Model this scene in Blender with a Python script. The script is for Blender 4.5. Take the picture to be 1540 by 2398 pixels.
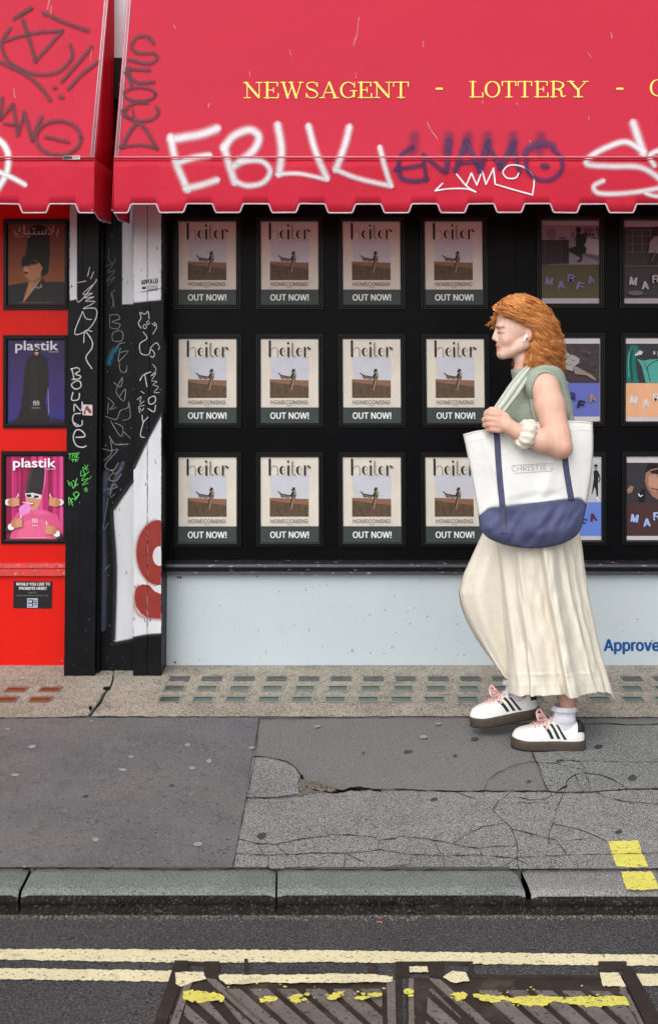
import bpy, bmesh, math, random, os
import numpy as np
from mathutils import Vector, Matrix, noise as mnoise
from mathutils.geometry import tessellate_polygon
R = math.radians
rnd = random.Random(7)
for _o in list(bpy.data.objects): bpy.data.objects.remove(_o)
scene = bpy.context.scene
C = scene.collection

# ---------------------------------------------------------------- camera, sky, sun, exposure
EYE = Vector((0.0, 0.0, 1.49)); FPX = 2590.0; CX = 770.0; HOR = 804.0; TH = R(2.6)
PY0 = HOR - FPX*math.tan(TH)
cam_d = bpy.data.cameras.new('camera'); cam = bpy.data.objects.new('camera', cam_d); C.objects.link(cam)
cam.location = EYE; cam.rotation_euler = (R(90)+TH, 0, 0)
cam_d.sensor_fit = 'VERTICAL'; cam_d.sensor_height = 36; cam_d.sensor_width = 36
cam_d.lens = 36*FPX/2398.0; cam_d.shift_y = -(1199-PY0)/2398.0
cam_d.clip_start = 0.05; cam_d.clip_end = 500
scene.camera = cam
SUN_EL, SUN_ROT = R(44), R(200)
w = bpy.data.worlds.new('World'); scene.world = w; w.use_nodes = True
nt = w.node_tree; bg = nt.nodes['Background']
sky = nt.nodes.new('ShaderNodeTexSky'); sky.sky_type = 'NISHITA'; sky.sun_disc = False
sky.sun_elevation = SUN_EL; sky.sun_rotation = SUN_ROT; sky.dust_density = 4; sky.air_density = 1.0
hs = nt.nodes.new('ShaderNodeHueSaturation'); hs.inputs['Saturation'].default_value = 0.2
nt.links.new(sky.outputs[0], hs.inputs['Color']); nt.links.new(hs.outputs[0], bg.inputs['Color'])
bg.inputs['Strength'].default_value = 0.15
sd = bpy.data.lights.new('sun', 'SUN'); sd.energy = 1.3; sd.angle = R(80); sd.color = (1, .975, .95)
so = bpy.data.objects.new('sun', sd); C.objects.link(so)
sdir = Vector((math.sin(SUN_ROT)*math.cos(SUN_EL), math.cos(SUN_ROT)*math.cos(SUN_EL), math.sin(SUN_EL)))
so.rotation_euler = sdir.to_track_quat('Z', 'Y').to_euler(); so.location = sdir*12
scene.view_settings.view_transform = 'Standard'; scene.view_settings.look = 'None'
scene.view_settings.gamma = 1; scene.view_settings.exposure = 0.2
scene.cycles.max_bounces = 8; scene.cycles.transparent_max_bounces = 24

# ---------------------------------------------------------------- measuring: a picture point on a real plane
def ray(px, py):
    a = (px-CX)/FPX; b = -(py-PY0)/FPX; c, s = math.cos(TH), math.sin(TH)
    return Vector((a, c-b*s, s+b*c))
class Plane:
    def __init__(s, p, n): s.p = Vector(p); s.n = Vector(n).normalized()
    def __call__(s, px, py, e=0.0):
        d = ray(px, py); t = (s.p-EYE).dot(s.n)/d.dot(s.n); return EYE+d*t+s.n*e
def WP(y): return Plane((0, y, 0), (0, -1, 0))
def P(px, py, y):
    d = ray(px, py); return EYE+d*(y/d.y)
GZ = Plane((0, 0, 0), (0, 0, 1))

# ---------------------------------------------------------------- text
FD = os.path.join(bpy.utils.resource_path('LOCAL'), 'datafiles', 'fonts')
_fonts = {}
def font(n):
    if n is None: return None
    if n not in _fonts:
        try: _fonts[n] = bpy.data.fonts.load(os.path.join(FD, n))
        except Exception: _fonts[n] = None
    return _fonts[n]
INTER = 'Inter.woff2'; ARAB = 'NotoSansArabic-VariableFont_wdth,wght.woff2'
_tc = {}
def text2d(s, f=INTER, bold=0.0):
    k = (s, f, bold)
    if k not in _tc:
        cu = bpy.data.curves.new('t', 'FONT'); cu.body = s; cu.resolution_u = 3; cu.offset = bold
        if font(f): cu.font = font(f)
        ob = bpy.data.objects.new('t', cu); C.objects.link(ob)
        me = bpy.data.meshes.new_from_object(ob.evaluated_get(bpy.context.evaluated_depsgraph_get()))
        v = [(x.co.x, x.co.y) for x in me.vertices]; fc = [tuple(p.vertices) for p in me.polygons]
        bpy.data.objects.remove(ob); bpy.data.curves.remove(cu); bpy.data.meshes.remove(me)
        xs = [a for a, b in v] or [0, 1]; ys = [b for a, b in v] or [0, 1]
        x0, x1, y0, y1 = min(xs), max(xs), min(ys), max(ys)
        _tc[k] = ([((a-x0)/(x1-x0), (b-y0)/(y1-y0)) for a, b in v], fc)
    return _tc[k]
ARW = '\uFEDA\uFEF4\uFE98\uFEB3\uFEFC\uFE91'; ARF = '\uFEF2\uFED4\uFEF4\uFED3'
for a in [('OUT NOW!', INTER, 0.0), ('HOMECOMING', INTER, 0.0), ('plastik', None, .012), ('fifi', INTER, 0.0), (ARW, ARAB, 0.0), (ARF, ARAB, 0.0),
          ('M', INTER, 0.0), ('A', INTER, 0.0), ('R', INTER, 0.0), ('F', INTER, 0.0), ('APPOLLO', INTER, 0.0), ('Approved', INTER, 0.0),
          ('WOULD YOU LIKE TO', INTER, 0.0), ('PROMOTE HERE?', INTER, 0.0), ('CONTACT', INTER, 0.), ('BOOKINGS@MMSLONDON.CO.UK', INTER, 0.),
          ("CHRISTIE'S", INTER, 0.0), ('CO', INTER, 0.0)]:
    text2d(*a)

# ---------------------------------------------------------------- mesh builder
def cr(pts, n=6):
    if len(pts) < 3: return [tuple(p) for p in pts]
    out = []
    Q = [pts[0]]+list(pts)+[pts[-1]]
    for i in range(1, len(Q)-2):
        a, b, c, d = [np.array(q, float) for q in Q[i-1:i+3]]
        for k in range(n):
            t = k/n
            out.append(tuple(.5*((2*b)+(-a+c)*t+(2*a-5*b+4*c-d)*t*t+(-a+3*b-3*c+d)*t**3)))
    out.append(tuple(float(x) for x in pts[-1])); return out
def dens(pts, step):
    out = [pts[0]]
    for a, b in zip(pts, pts[1:]):
        L = math.dist(a, b); n = max(1, int(L/step))
        for k in range(1, n+1): out.append(tuple(a[j]+(b[j]-a[j])*k/n for j in range(len(a))))
    return out
def ell(cx, cy, rx, ry, n=20, a0=0, a1=360, rot=0):
    o = []
    for k in range(n+1):
        a = R(a0+(a1-a0)*k/n); x, y = rx*math.cos(a), ry*math.sin(a)
        o.append((cx+x*math.cos(rot)-y*math.sin(rot), cy+x*math.sin(rot)+y*math.cos(rot)))
    return o
class MB:
    def __init__(s): s.v = []; s.f = []; s.m = []; s.a = []; s.e = 0.0
    def add(s, vs, fs, m=0, al=None):
        o = len(s.v); s.v += [tuple(v) for v in vs]; s.a += list(al) if al is not None else [1.0]*len(vs)
        for i, f in enumerate(fs):
            s.f.append(tuple(o+k for k in f)); s.m.append(m[i] if isinstance(m, list) else m)
    def poly(s, pts, m=0):
        t = tessellate_polygon([[Vector(p) for p in pts]]); s.add(pts, t, m)
    def poly2(s, mp, pts, m=0, e=0.0): s.poly([mp(x, y, e+s.e) for x, y in pts], m)
    def rect2(s, mp, x0, y0, x1, y1, m=0, e=0.0): s.poly2(mp, [(x0, y1), (x1, y1), (x1, y0), (x0, y0)], m, e)
    def prism(s, mp, pts, m=0, e0=0.0, e1=.01):
        n = len(pts); top = [mp(x, y, e1) for x, y in pts]; bot = [mp(x, y, e0) for x, y in pts]
        s.add(top, tessellate_polygon([[Vector(p) for p in top]]), m)
        s.add(top+bot, [(i, (i+1) % n, n+(i+1) % n, n+i) for i in range(n)], m)
    def box(s, x0, x1, y0, y1, z0, z1, m=0):
        s.add([(x, y, z) for z in (z0, z1) for y in (y0, y1) for x in (x0, x1)],
              [(0, 2, 3, 1), (4, 5, 7, 6), (0, 1, 5, 4), (2, 6, 7, 3), (0, 4, 6, 2), (1, 3, 7, 5)], m)
    def ribbon2(s, mp, pts, wd, m=0, soft=False, e=0.0, smooth=True, step=12, op=1.0):
        if smooth and len(pts) > 2: pts = cr(pts, 5)
        pts = dens(pts, step); n = len(pts); vs = []; al = []; fs = []
        prof = [(-1.25, 0), (-.85, .16), (-.6, .5), (-.3, .9), (0, 1), (.3, .9), (.6, .5), (.85, .16), (1.25, 0)] if soft else [(-1, 1), (1, 1)]
        rows = []
        for i, p in enumerate(pts):
            a = pts[max(0, i-1)]; b = pts[min(n-1, i+1)]; dx, dy = b[0]-a[0], b[1]-a[1]; L = math.hypot(dx, dy) or 1
            wi = wd(i/(max(1, n-1))) if callable(wd) else wd
            rows.append((p, -dy/L, dx/L, wi, 1.0, dx/L, dy/L))
        def cap(r, sg):
            p, nx, ny, wi, q, tx, ty = r
            ks = [(.3, .93, .93), (.6, .75, .7), (.85, .45, .3), (1.0, .12, 0.0)]
            return [((p[0]+sg*tx*wi*.5*k, p[1]+sg*ty*wi*.5*k), nx, ny, wi*ww, qq if soft else 1, tx, ty) for k, ww, qq in ks]
        rows = cap(rows[0], -1)[::-1]+rows+cap(rows[-1], 1)
        for p, nx, ny, wi, q, _, _ in rows:
            for u, aa in prof:
                vs.append(mp(p[0]+nx*u*wi/2, p[1]+ny*u*wi/2, e+s.e)); al.append(aa*q*op)
        k = len(prof)
        for i in range(len(rows)-1):
            for j in range(k-1): fs.append((i*k+j, i*k+j+1, (i+1)*k+j+1, (i+1)*k+j))
        s.add(vs, fs, m, al); s.e += 0.0002
    def text2(s, mp, st, x0, y0, x1, y1, m=0, e=0.0, f=INTER, bold=0.0, rot=0.0):
        v, fc = text2d(st, f, bold); cx, cy = (x0+x1)/2, (y0+y1)/2; c_, s_ = math.cos(rot), math.sin(rot); vs = []
        for a, b in v:
            x = x0+(x1-x0)*a-cx; y = y1+(y0-y1)*b-cy; vs.append(mp(cx+x*c_-y*s_, cy+x*s_+y*c_, e+s.e))
        s.add(vs, fc, m)
    def heavy2(s, mp, st, x0, y0, x1, y1, m=0, e=0.0, f=INTER, hv=.6, rot=0.0):
        for i, (dx, dy) in enumerate([(-hv, 0), (hv, 0), (0, -hv*.6), (0, hv*.6), (0, 0)]):
            s.text2(mp, st, x0+hv+dx, y0+hv*.6+dy, x1-hv+dx, y1-hv*.6+dy, m, e+i*.00002, f, 0.0, rot)
    def tube(s, pts, r, n=8, m=0, caps=True):
        pts = [Vector(p) for p in pts]; k = len(pts); rr = r if isinstance(r, (list, tuple)) else [r]*k
        t0 = (pts[1]-pts[0]).normalized(); up = Vector((0, 0, 1)) if abs(t0.z) < .9 else Vector((1, 0, 0))
        nrm = t0.cross(up).normalized(); vs = []
        for i, p in enumerate(pts):
            t = (pts[min(k-1, i+1)]-pts[max(0, i-1)]).normalized()
            nrm = (nrm-t*nrm.dot(t)); nrm = nrm.normalized() if nrm.length > 1e-6 else t.orthogonal().normalized()
            b = t.cross(nrm)
            for j in range(n):
                a = 2*math.pi*j/n; vs.append(p+nrm*math.cos(a)*rr[i]+b*math.sin(a)*rr[i])
        fs = [(i*n+j, i*n+(j+1) % n, (i+1)*n+(j+1) % n, (i+1)*n+j) for i in range(k-1) for j in range(n)]
        if caps: fs += [tuple(range(n))[::-1], tuple((k-1)*n+j for j in range(n))]
        s.add(vs, fs, m)
    def grid(s, rows, m=0, closed=False, flip=False, al=None):
        n = len(rows[0]); vs = [p for r in rows for p in r]; fs = []
        for i in range(len(rows)-1):
            for j in range(n if closed else n-1):
                q = (i*n+j, i*n+(j+1) % n, (i+1)*n+(j+1) % n, (i+1)*n+j); fs.append(q[::-1] if flip else q)
        s.add(vs, fs, m, al)
    def ellipsoid(s, c, r, m=0, nu=12, nv=8):
        rows = []
        for i in range(nv+1):
            a = math.pi*i/nv
            rows.append([(c[0]+r[0]*math.sin(a)*math.cos(2*math.pi*j/nu), c[1]+r[1]*math.sin(a)*math.sin(2*math.pi*j/nu), c[2]+r[2]*math.cos(a)) for j in range(nu)])
        s.grid(rows, m, True)
    def build(s, name, mats, parent=None, origin=None, smooth=False, bevel=0, solid=0, wnorm=False):
        me = bpy.data.meshes.new(name); o = bpy.data.objects.new(name, me); C.objects.link(o)
        og = Vector(origin) if origin is not None else (Vector(parent['_o']) if parent is not None and '_o' in parent else Vector((0, 0, 0)))
        me.from_pydata([tuple(Vector(v)-og) for v in s.v], [], s.f)
        for mm in (mats if isinstance(mats, (list, tuple)) else [mats]): me.materials.append(mm)
        me.polygons.foreach_set('material_index', s.m)
        at = me.attributes.new('a', 'FLOAT', 'POINT'); at.data.foreach_set('value', [float(x) for x in s.a])
        if smooth: me.polygons.foreach_set('use_smooth', [True]*len(me.polygons))
        me.validate(); me.update()
        if parent is not None: o.parent = parent
        else: o.location = og
        if solid:
            md = o.modifiers.new('thick', 'SOLIDIFY'); md.thickness = solid; md.offset = 0
        if bevel:
            md = o.modifiers.new('edge', 'BEVEL'); md.width = bevel; md.segments = 2; md.limit_method = 'ANGLE'
        return o
def tag(o, label=None, cat=None, group=None, kind=None):
    if label: o['label'] = label
    if cat: o['category'] = cat
    if group: o['group'] = group
    if kind: o['kind'] = kind
    return o
def empty(name, loc, label=None, cat=None, group=None):
    o = bpy.data.objects.new(name, None); C.objects.link(o); o.location = loc; o.empty_display_size = .1
    o['_o'] = tuple(loc); return tag(o, label, cat, group)
def copy_tree(o, loc, label):
    c = o.copy(); C.objects.link(c); c.location = loc; c['label'] = label
    for ch in o.children:
        d = ch.copy(); C.objects.link(d); d.parent = c
    return c

# ---------------------------------------------------------------- materials
def lin(r, g, b):
    f = lambda x: (x/255/12.92 if x/255 <= .04045 else ((x/255+.055)/1.055)**2.4)
    return (f(r), f(g), f(b))
_mc = {}
def mat(name, col, rough=.6, spec=.4, var=0.0, vs=6.0, bump=0.0, bs=80.0, metal=0.0, specks=(), alpha=False, coat=0.0, stretch=None, sub=0.0, bdist=.004, blotch=None):
    m = bpy.data.materials.new(name); m.use_nodes = True; t = m.node_tree; N = t.nodes; L = t.links; b = N['Principled BSDF']
    b.inputs['Roughness'].default_value = rough; b.inputs['Specular IOR Level'].default_value = spec; b.inputs['Metallic'].default_value = metal
    b.inputs['Coat Weight'].default_value = coat; b.inputs['Coat Roughness'].default_value = .15
    if sub: b.inputs['Subsurface Weight'].default_value = sub; b.inputs['Subsurface Radius'].default_value = (.02, .008, .004); b.inputs['Subsurface Scale'].default_value = .5
    tc = N.new('ShaderNodeTexCoord'); src = tc.outputs['Object']
    if stretch:
        mp = N.new('ShaderNodeMapping'); mp.inputs['Scale'].default_value = stretch; L.new(src, mp.inputs[0]); src = mp.outputs[0]
    rgb = N.new('ShaderNodeRGB'); rgb.outputs[0].default_value = (*col, 1); cur = rgb.outputs[0]
    def nz(sc, det=4, rg=.6):
        n = N.new('ShaderNodeTexNoise'); n.inputs['Scale'].default_value = sc; n.inputs['Detail'].default_value = det; n.inputs['Roughness'].default_value = rg
        L.new(src, n.inputs['Vector']); return n.outputs['Fac']
    def ramp(sock, a, c):
        r = N.new('ShaderNodeMapRange'); r.inputs['From Min'].default_value = a; r.inputs['From Max'].default_value = c; L.new(sock, r.inputs['Value']); return r.outputs[0]
    def mix(a, fac, colr):
        x = N.new('ShaderNodeMix'); x.data_type = 'RGBA'; L.new(fac, x.inputs[0]); L.new(a, x.inputs[6]); x.inputs[7].default_value = (*colr, 1); return x.outputs[2]
    if var:
        v = N.new('ShaderNodeHueSaturation'); mr = N.new('ShaderNodeMapRange'); mr.inputs['From Min'].default_value = .3; mr.inputs['From Max'].default_value = .7
        mr.inputs['To Min'].default_value = 1-var; mr.inputs['To Max'].default_value = 1+var; L.new(nz(vs), mr.inputs['Value']); L.new(mr.outputs[0], v.inputs['Value']); L.new(cur, v.inputs['Color']); cur = v.outputs[0]
    if blotch:
        for sc, a, c, colr in blotch: cur = mix(cur, ramp(nz(sc, 5, .65), a, c), colr)
    for sc, a, c, colr in specks: cur = mix(cur, ramp(nz(sc, 1, .5), a, c), colr)
    L.new(cur, b.inputs['Base Color'])
    if bump:
        bp = N.new('ShaderNodeBump'); bp.inputs['Strength'].default_value = bump; bp.inputs['Distance'].default_value = bdist; L.new(nz(bs, 5, .65), bp.inputs['Height']); L.new(bp.outputs[0], b.inputs['Normal'])
    if alpha:
        at = N.new('ShaderNodeAttribute'); at.attribute_name = 'a'; n = nz(220, 2)
        mm = N.new('ShaderNodeMath'); mm.operation = 'MULTIPLY_ADD'; L.new(n, mm.inputs[0]); mm.inputs[1].default_value = .5; mm.inputs[2].default_value = -.25
        ad = N.new('ShaderNodeMath'); ad.operation = 'MULTIPLY'; L.new(mm.outputs[0], ad.inputs[0]); L.new(at.outputs['Fac'], ad.inputs[1])
        a2 = N.new('ShaderNodeMath'); a2.operation = 'ADD'; a2.use_clamp = True; L.new(ad.outputs[0], a2.inputs[0]); L.new(at.outputs['Fac'], a2.inputs[1]); L.new(a2.outputs[0], b.inputs['Alpha'])
    return m
def flat(r, g, b, rough=.55, var=0.05, k=1.0):
    key = (r, g, b, rough, var, k)
    if key not in _mc:
        c = [x*k for x in lin(r, g, b)]; _mc[key] = mat('print', c, rough, .3, var, 14)
    return _mc[key]
# ---------------------------------------------------------------- setting: ground, road, pavement, kerb
W = 5.19                                   # shop front plane
YK = GZ(770, 2087).y; YB = GZ(770, 2034).y; ZR = P(770, 2141, YK).z
PATCH = Plane((0, 0, .004), (0, 0, 1)); RD = Plane((0, YK, ZR), (0, .08, 1))
def tr(ox, oy, kx=.5, ky=None):
    ky = ky or kx
    return lambda pts: [(ox+x*kx, oy+y*ky) for x, y in pts]
ZA = tr(0, 1538.3); ZB = tr(770, 1538.3); ZC = tr(0, 1944.5); ZD = tr(770, 1944.5)
m_ground = mat('bare_ground', (.06, .055, .05), .9, .2, .2, 2)
b = MB(); b.add([(-90, -90, -.3), (90, -90, -.3), (90, 90, -.3), (-90, 90, -.3)], [(0, 1, 2, 3)]); tag(b.build('ground', m_ground), kind='structure')
m_road = mat('road_asphalt', (.062, .061, .065), .85, .3, .18, 3, .9, 260, bdist=.006, specks=((210, .50, .72, (.18, .175, .175)), (170, .52, .72, (.012, .012, .013))),
             blotch=((1.6, .5, .75, (.085, .08, .078)),))
b = MB(); prof = [(YK+.1, ZR-.008), (YK, ZR), (YK-.4, ZR+.032), (YK-1.0, ZR+.08), (YK-1.6, ZR+.1), (-8, ZR+.12), (-60, ZR)]
b.grid([[(-60, y, z), (60, y, z)] for y, z in prof]); tag(b.build('road', m_road), kind='structure')
m_pave = mat('pavement_asphalt', (.168, .166, .165), .85, .3, .12, 2.2, .6, 200, bdist=.004, specks=((170, .60, .68, (.30, .295, .29)), (140, .62, .70, (.06, .06, .06))),
             blotch=((1.1, .45, .7, (.14, .138, .138)),))
b = MB(); b.box(-60, 60, YB, 5.6, -.29, 0); tag(b.build('pavement', m_pave), kind='structure')
m_dark = mat('smooth_asphalt', (.128, .130, .138), .8, .3, .15, 4, .4, 160, bdist=.004, specks=((150, .60, .70, (.21, .205, .20)), (110, .64, .72, (.04, .04, .04))),
             blotch=((2.6, .47, .72, (.155, .145, .132)), (1.2, .52, .7, (.10, .099, .106)), (14, .52, .7, (.11, .108, .112))))
m_grit = mat('coarse_asphalt', (.225, .225, .222), .88, .3, .12, 3, .9, 190, bdist=.007, specks=((200, .49, .68, (.46, .455, .445)), (165, .53, .72, (.07, .07, .07))),
             blotch=((1.8, .5, .7, (.14, .14, .142)),))
m_conc = mat('strip_concrete', (.345, .315, .265), .9, .3, .12, 5, .8, 200, bdist=.005, specks=((170, .57, .66, (.60, .54, .43)), (140, .57, .67, (.11, .09, .07))),
             blotch=((3.0, .46, .66, (.25, .225, .185)), (9, .54, .68, (.20, .185, .16))))
def wob(pts, a, step=14, seed=1):
    q = dens(pts, step); r_ = random.Random(seed)
    return [q[0]]+[(x+r_.uniform(-a, a), y+r_.uniform(-a, a)) for x, y in q[1:-1]]+[q[-1]]
b = MB(); b.poly2(PATCH, [(-900, 1681)]+wob([(0, 1681), (210, 1679), (608, 1680)], 1.2)+wob([(608, 1680), (589, 1770), (576, 1870), (545, 2032)], .8)+[(-900, 2032)])
tag(b.build('asphalt_patch', m_dark), kind='structure')
edge = ZA([(1150, 662), (1300, 660), (1420, 650)])+ZB([(0, 622), (130, 616), (240, 630), (420, 627), (700, 630), (1010, 630), (1060, 637), (1230, 634), (1390, 622), (1540, 619)])
b = MB(); b.poly2(PATCH, edge+[(2600, 1848), (2600, 2034)]+[(545, 2034)]); tag(b.build('asphalt_patch', m_grit), kind='structure')
b = MB(); b.poly2(PATCH, ZA([(1185, 466), (1260, 471), (1340, 491), (1385, 521), (1405, 560), (1390, 590), (1400, 640), (1300, 656), (1152, 658)])); tag(b.build('asphalt_patch', m_grit), kind='structure')
b = MB(); b.poly2(PATCH, ZB([(955, 450), (1000, 570), (1025, 625), (1060, 632), (1230, 630), (1390, 617), (1540, 614)])+[(2600, 1845), (2600, 1698), (1540, 1697)]+ZB([(1200, 316), (1190, 430)]))
m_grit2 = mat('worn_asphalt', (.185, .192, .188), .88, .3, .12, 3, .8, 190, bdist=.006, specks=((200, .51, .70, (.40, .405, .40)), (165, .53, .70, (.055, .055, .055))))
tag(b.build('asphalt_patch', m_grit2), kind='structure')
# concrete strip along the wall
b = MB(); low = wob([(233, 1677), (420, 1678), (770, 1678), (1140, 1677), (1400, 1679), (1560, 1680)], 1.0, seed=4)
b.poly2(PATCH, [(268, 1585), (262, 1610), (247, 1625), (232, 1652), (213, 1677)]+low+[(2600, 1680), (2600, 1540), (268, 1540)])
st = b.build('concrete_strip', m_conc); tag(st, kind='structure')
b = MB(); b.poly2(PATCH, [(-900, 1680), (0, 1680), (100, 1681), (205, 1676), (228, 1648), (240, 1625), (258, 1608), (264, 1585), (264, 1540), (-900, 1540)])
tag(b.build('concrete_strip', m_conc), kind='structure')
# cracks, gum and stains in the surface
m_crack = mat('crack_dark', (.008, .008, .008), .95, .1)
m_gum = mat('trodden_gum', (.30, .295, .285), .7, .3, .1, 30); m_stain = mat('dark_stain', (.062, .061, .062), .9, .1, .3, 90)
m_stone = mat('rubble_filling', (.135, .12, .10), .95, .2, .5, 90, .8, 140)
b = MB(); UP = Plane((0, 0, .0068), (0, 0, 1))
def crack(pts, w_, jit=1.1, s=0):
    q = dens(pts, 7); r_ = random.Random(int(pts[0][0]*7+pts[0][1]))
    q = [(x+r_.uniform(-jit, jit), y+r_.uniform(-jit, jit)*.8) for x, y in q]
    ph = r_.uniform(0, 6); b.ribbon2(UP, q, lambda t: w_*.82*(.75+.45*math.sin(t*len(q)*.7+ph)*math.sin(t*len(q)*.23)), smooth=False, step=7)
    b.e = 0
big = ZA([(1410, 560), (1440, 592), (1490, 607), (1540, 614)])+ZB([(60, 627), (130, 612), (170, 615), (240, 628)])
crack(big, 9, 2.2)
crack(ZA([(1430, 600), (1480, 622), (1540, 632)])+ZB([(40, 632), (100, 620), (150, 625)]), 6, 2)
crack(ZB([(200, 622), (330, 619), (420, 625), (560, 628), (700, 628), (860, 628), (1010, 628), (1060, 635), (1090, 612), (1112, 604)]), 3.6, 1)
crack(ZA([(1185, 465), (1260, 470), (1340, 490), (1385, 520), (1410, 560), (1430, 585)]), 2.6)
for pts, w_ in [([(1155, 662), (1300, 660), (1420, 650)], 1.6)]: crack(ZA(pts), w_)
crack(ZA([(1212, 290), (1195, 460), (1155, 662), (1090, 985)]), 2.0, .5)
crack(ZA([(1212, 290), (1540, 283)]), 1.4, .8)
for pts, w_ in [([(725, 625), (740, 580), (790, 540), (870, 505), (965, 487), (975, 495)], 1.8), ([(950, 445), (962, 475)], 3.0), ([(962, 475), (975, 495), (1000, 570), (1025, 628)], 1.8),
                ([(975, 495), (1050, 497), (1130, 515), (1180, 525)], 1.3), ([(1130, 480), (1170, 490), (1190, 515), (1200, 540)], 1.5),
                ([(1060, 635), (1110, 600), (1112, 580), (1150, 550), (1200, 542), (1270, 552), (1330, 575), (1390, 612)], 2.0), ([(1150, 550), (1165, 590), (1190, 632)], 1.5),
                ([(1200, 542), (1215, 590), (1220, 630)], 1.4), ([(1230, 632), (1380, 620), (1540, 618)], 2.2), ([(1060, 637), (1230, 635)], 1.5), ([(1250, 632), (1290, 655), (1380, 675), (1540, 690)], 1.6),
                ([(590, 630), (640, 650), (675, 662), (682, 645)], 1.6), ([(1045, 645), (1010, 665), (940, 668), (890, 655)], 1.4), ([(880, 682), (1035, 683)], 1.3), ([(915, 635), (920, 660)], 1.), ([(970, 640), (972, 664)], 1.),
                ([(790, 675), (830, 650), (845, 635)], 1.3), ([(790, 675), (765, 718), (820, 765), (855, 805), (880, 885), (885, 1000)], 1.9), ([(1095, 640), (1070, 700), (1045, 780), (1025, 840), (1030, 880)], 1.8),
                ([(1045, 780), (1150, 800), (1240, 835), (1300, 865)], 1.7), ([(855, 805), (930, 825), (1010, 845), (1060, 855), (1110, 920)], 1.8), ([(0, 830), (120, 835), (220, 845), (235, 860), (340, 840), (450, 850), (580, 875), (690, 895)], 1.8),
                ([(580, 875), (640, 830), (720, 795), (830, 775)], 1.4), ([(690, 895), (780, 885), (875, 885)], 1.5), ([(1110, 860), (1240, 845)], 1.2), ([(480, 850), (540, 822)], 1.0),
                ([(1060, 485), (1540, 492)], 1.0), ([(690, 318), (900, 312), (1100, 316), (1300, 312), (1420, 318), (1540, 314), (1900, 316)], 2.4)]: crack(ZB(pts), w_)
for pts, w_ in [([(-90, 102), (0, 105), (75, 105), (170, 100), (240, 90), (380, 112), (520, 118), (700, 115), (870, 130), (900, 125)], 1.8), ([(75, 105), (72, 178)], 1.6), ([(85, 110), (170, 150), (210, 178)], 1.5), ([(170, 105), (170, 150)], 1.3),
                ([(385, 120), (375, 160), (300, 165), (240, 178)], 1.3), ([(530, 120), (540, 175)], 1.5), ([(880, 130), (800, 175)], 1.4), ([(870, 130), (930, 160)], 1.3), ([(900, 125), (1100, 115), (1300, 110), (1540, 105)], 1.4),
                ([(1040, 130), (1035, 178)], 1.), ([(1160, 145), (1165, 178)], 1.2), ([(490, 50), (520, 110)], 1.3), ([(235, 45), (225, 90)], 1.4), ([(690, 80), (715, 110)], 1.2)]: crack(ZD(pts), w_)
for pts, w_ in [([(1115, 38), (1200, 60), (1290, 65), (1400, 40), (1545, 25)], 2.0), ([(1200, 60), (1230, 105)], 1.5), ([(1295, 70), (1350, 115)], 1.4), ([(1105, 108), (1260, 115), (1390, 110), (1540, 105)], 1.7), ([(1255, 115), (1255, 180)], 1.6), ([(1395, 120), (1400, 178)], 1.4)]: crack(ZC(pts), w_)
crack([(266, 1583), (262, 1602), (248, 1620), (236, 1644), (220, 1664), (209, 1678)], 4.5, 1.2)
crack([(-200, 1682), (0, 1681), (210, 1679), (420, 1678.5), (770, 1679), (1140, 1678), (1400, 1680), (1560, 1681), (2000, 1682)], 1.6, .8)
crack([(-200, 2033), (70, 2032), (250, 2033), (420, 2036), (545, 2034), (770, 2036), (1200, 2037), (1560, 2034), (2000, 2034)], 2.2, 1)
b.poly2(UP, [(x, y) for x, y in ell(250, 1612, 9, 4)]); b.poly2(UP, ell(212, 1658, 4, 5))
pv = bpy.data.objects['pavement']
cr_o = b.build('crack', m_crack, pv)
b = MB()
for x, y, rx, ry in [(38, 338, 15, 5), (152, 420, 21, 9), (72, 552, 22, 7), (615, 467, 18, 6), (878, 411, 18, 8), (980, 487, 17, 10), (900, 520, 20, 7), (1178, 425, 18, 7), (448, 855, 18, 11), (927, 876, 26, 11), (1485, 325, 16, 5), (118, 982, 9, 4), (430, 300, 12, 4), (575, 528, 24, 7)]:
    b = MB(); b.poly2(UP, [(q[0]*.5, 1538.3+q[1]*.5) for q in ell(x, y, rx*rnd.uniform(.7, .95), ry*.9, 14, rot=rnd.uniform(-.2, .1))]); b.build('gum_spot', m_gum, pv)
for x, y, rx, ry in [(442, 374, 17, 8), (700, 785, 20, 9), (627, 676, 10, 4), (510, 312, 15, 5), (64, 67, 12, 5)]:
    b = MB(); b.poly2(UP, [(770+q[0]*.5, 1538.3+q[1]*.5) for q in ell(x, y, rx, ry, 14)]); b.build('gum_spot', m_gum, pv)
b = MB()
for x, y, rx, ry in [(680, 381, 18, 7), (1258, 420, 22, 9), (1418, 565, 20, 12), (935, 580, 12, 4), (490, 665, 16, 6), (1355, 818, 18, 7), (-315, 838, 22, 15), (1080, 485, 20, 6), (590, 460, 10, 4), (-1140, 652, 14, 4), (-735, 602, 12, 5), (160, 448, 9, 4), (370, 440, 20, 4)]:
    b = MB(); b.poly2(UP, [(770+q[0]*.5, 1538.3+q[1]*.5) for q in wob(ell(x, y, rx, ry, 14, rot=-.2), 2.5, 9, int(abs(x)))]); b.build('stain', m_stain, pv)
b = MB(); b.poly2(Plane((0, 0, .0052), (0, 0, 1)), ZA(wob([(1392, 590), (1412, 566), (1436, 594), (1480, 614), (1540, 622), (1560, 626), (1540, 634), (1430, 646), (1398, 622), (1392, 590)], 5, 12, 3)))
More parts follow.
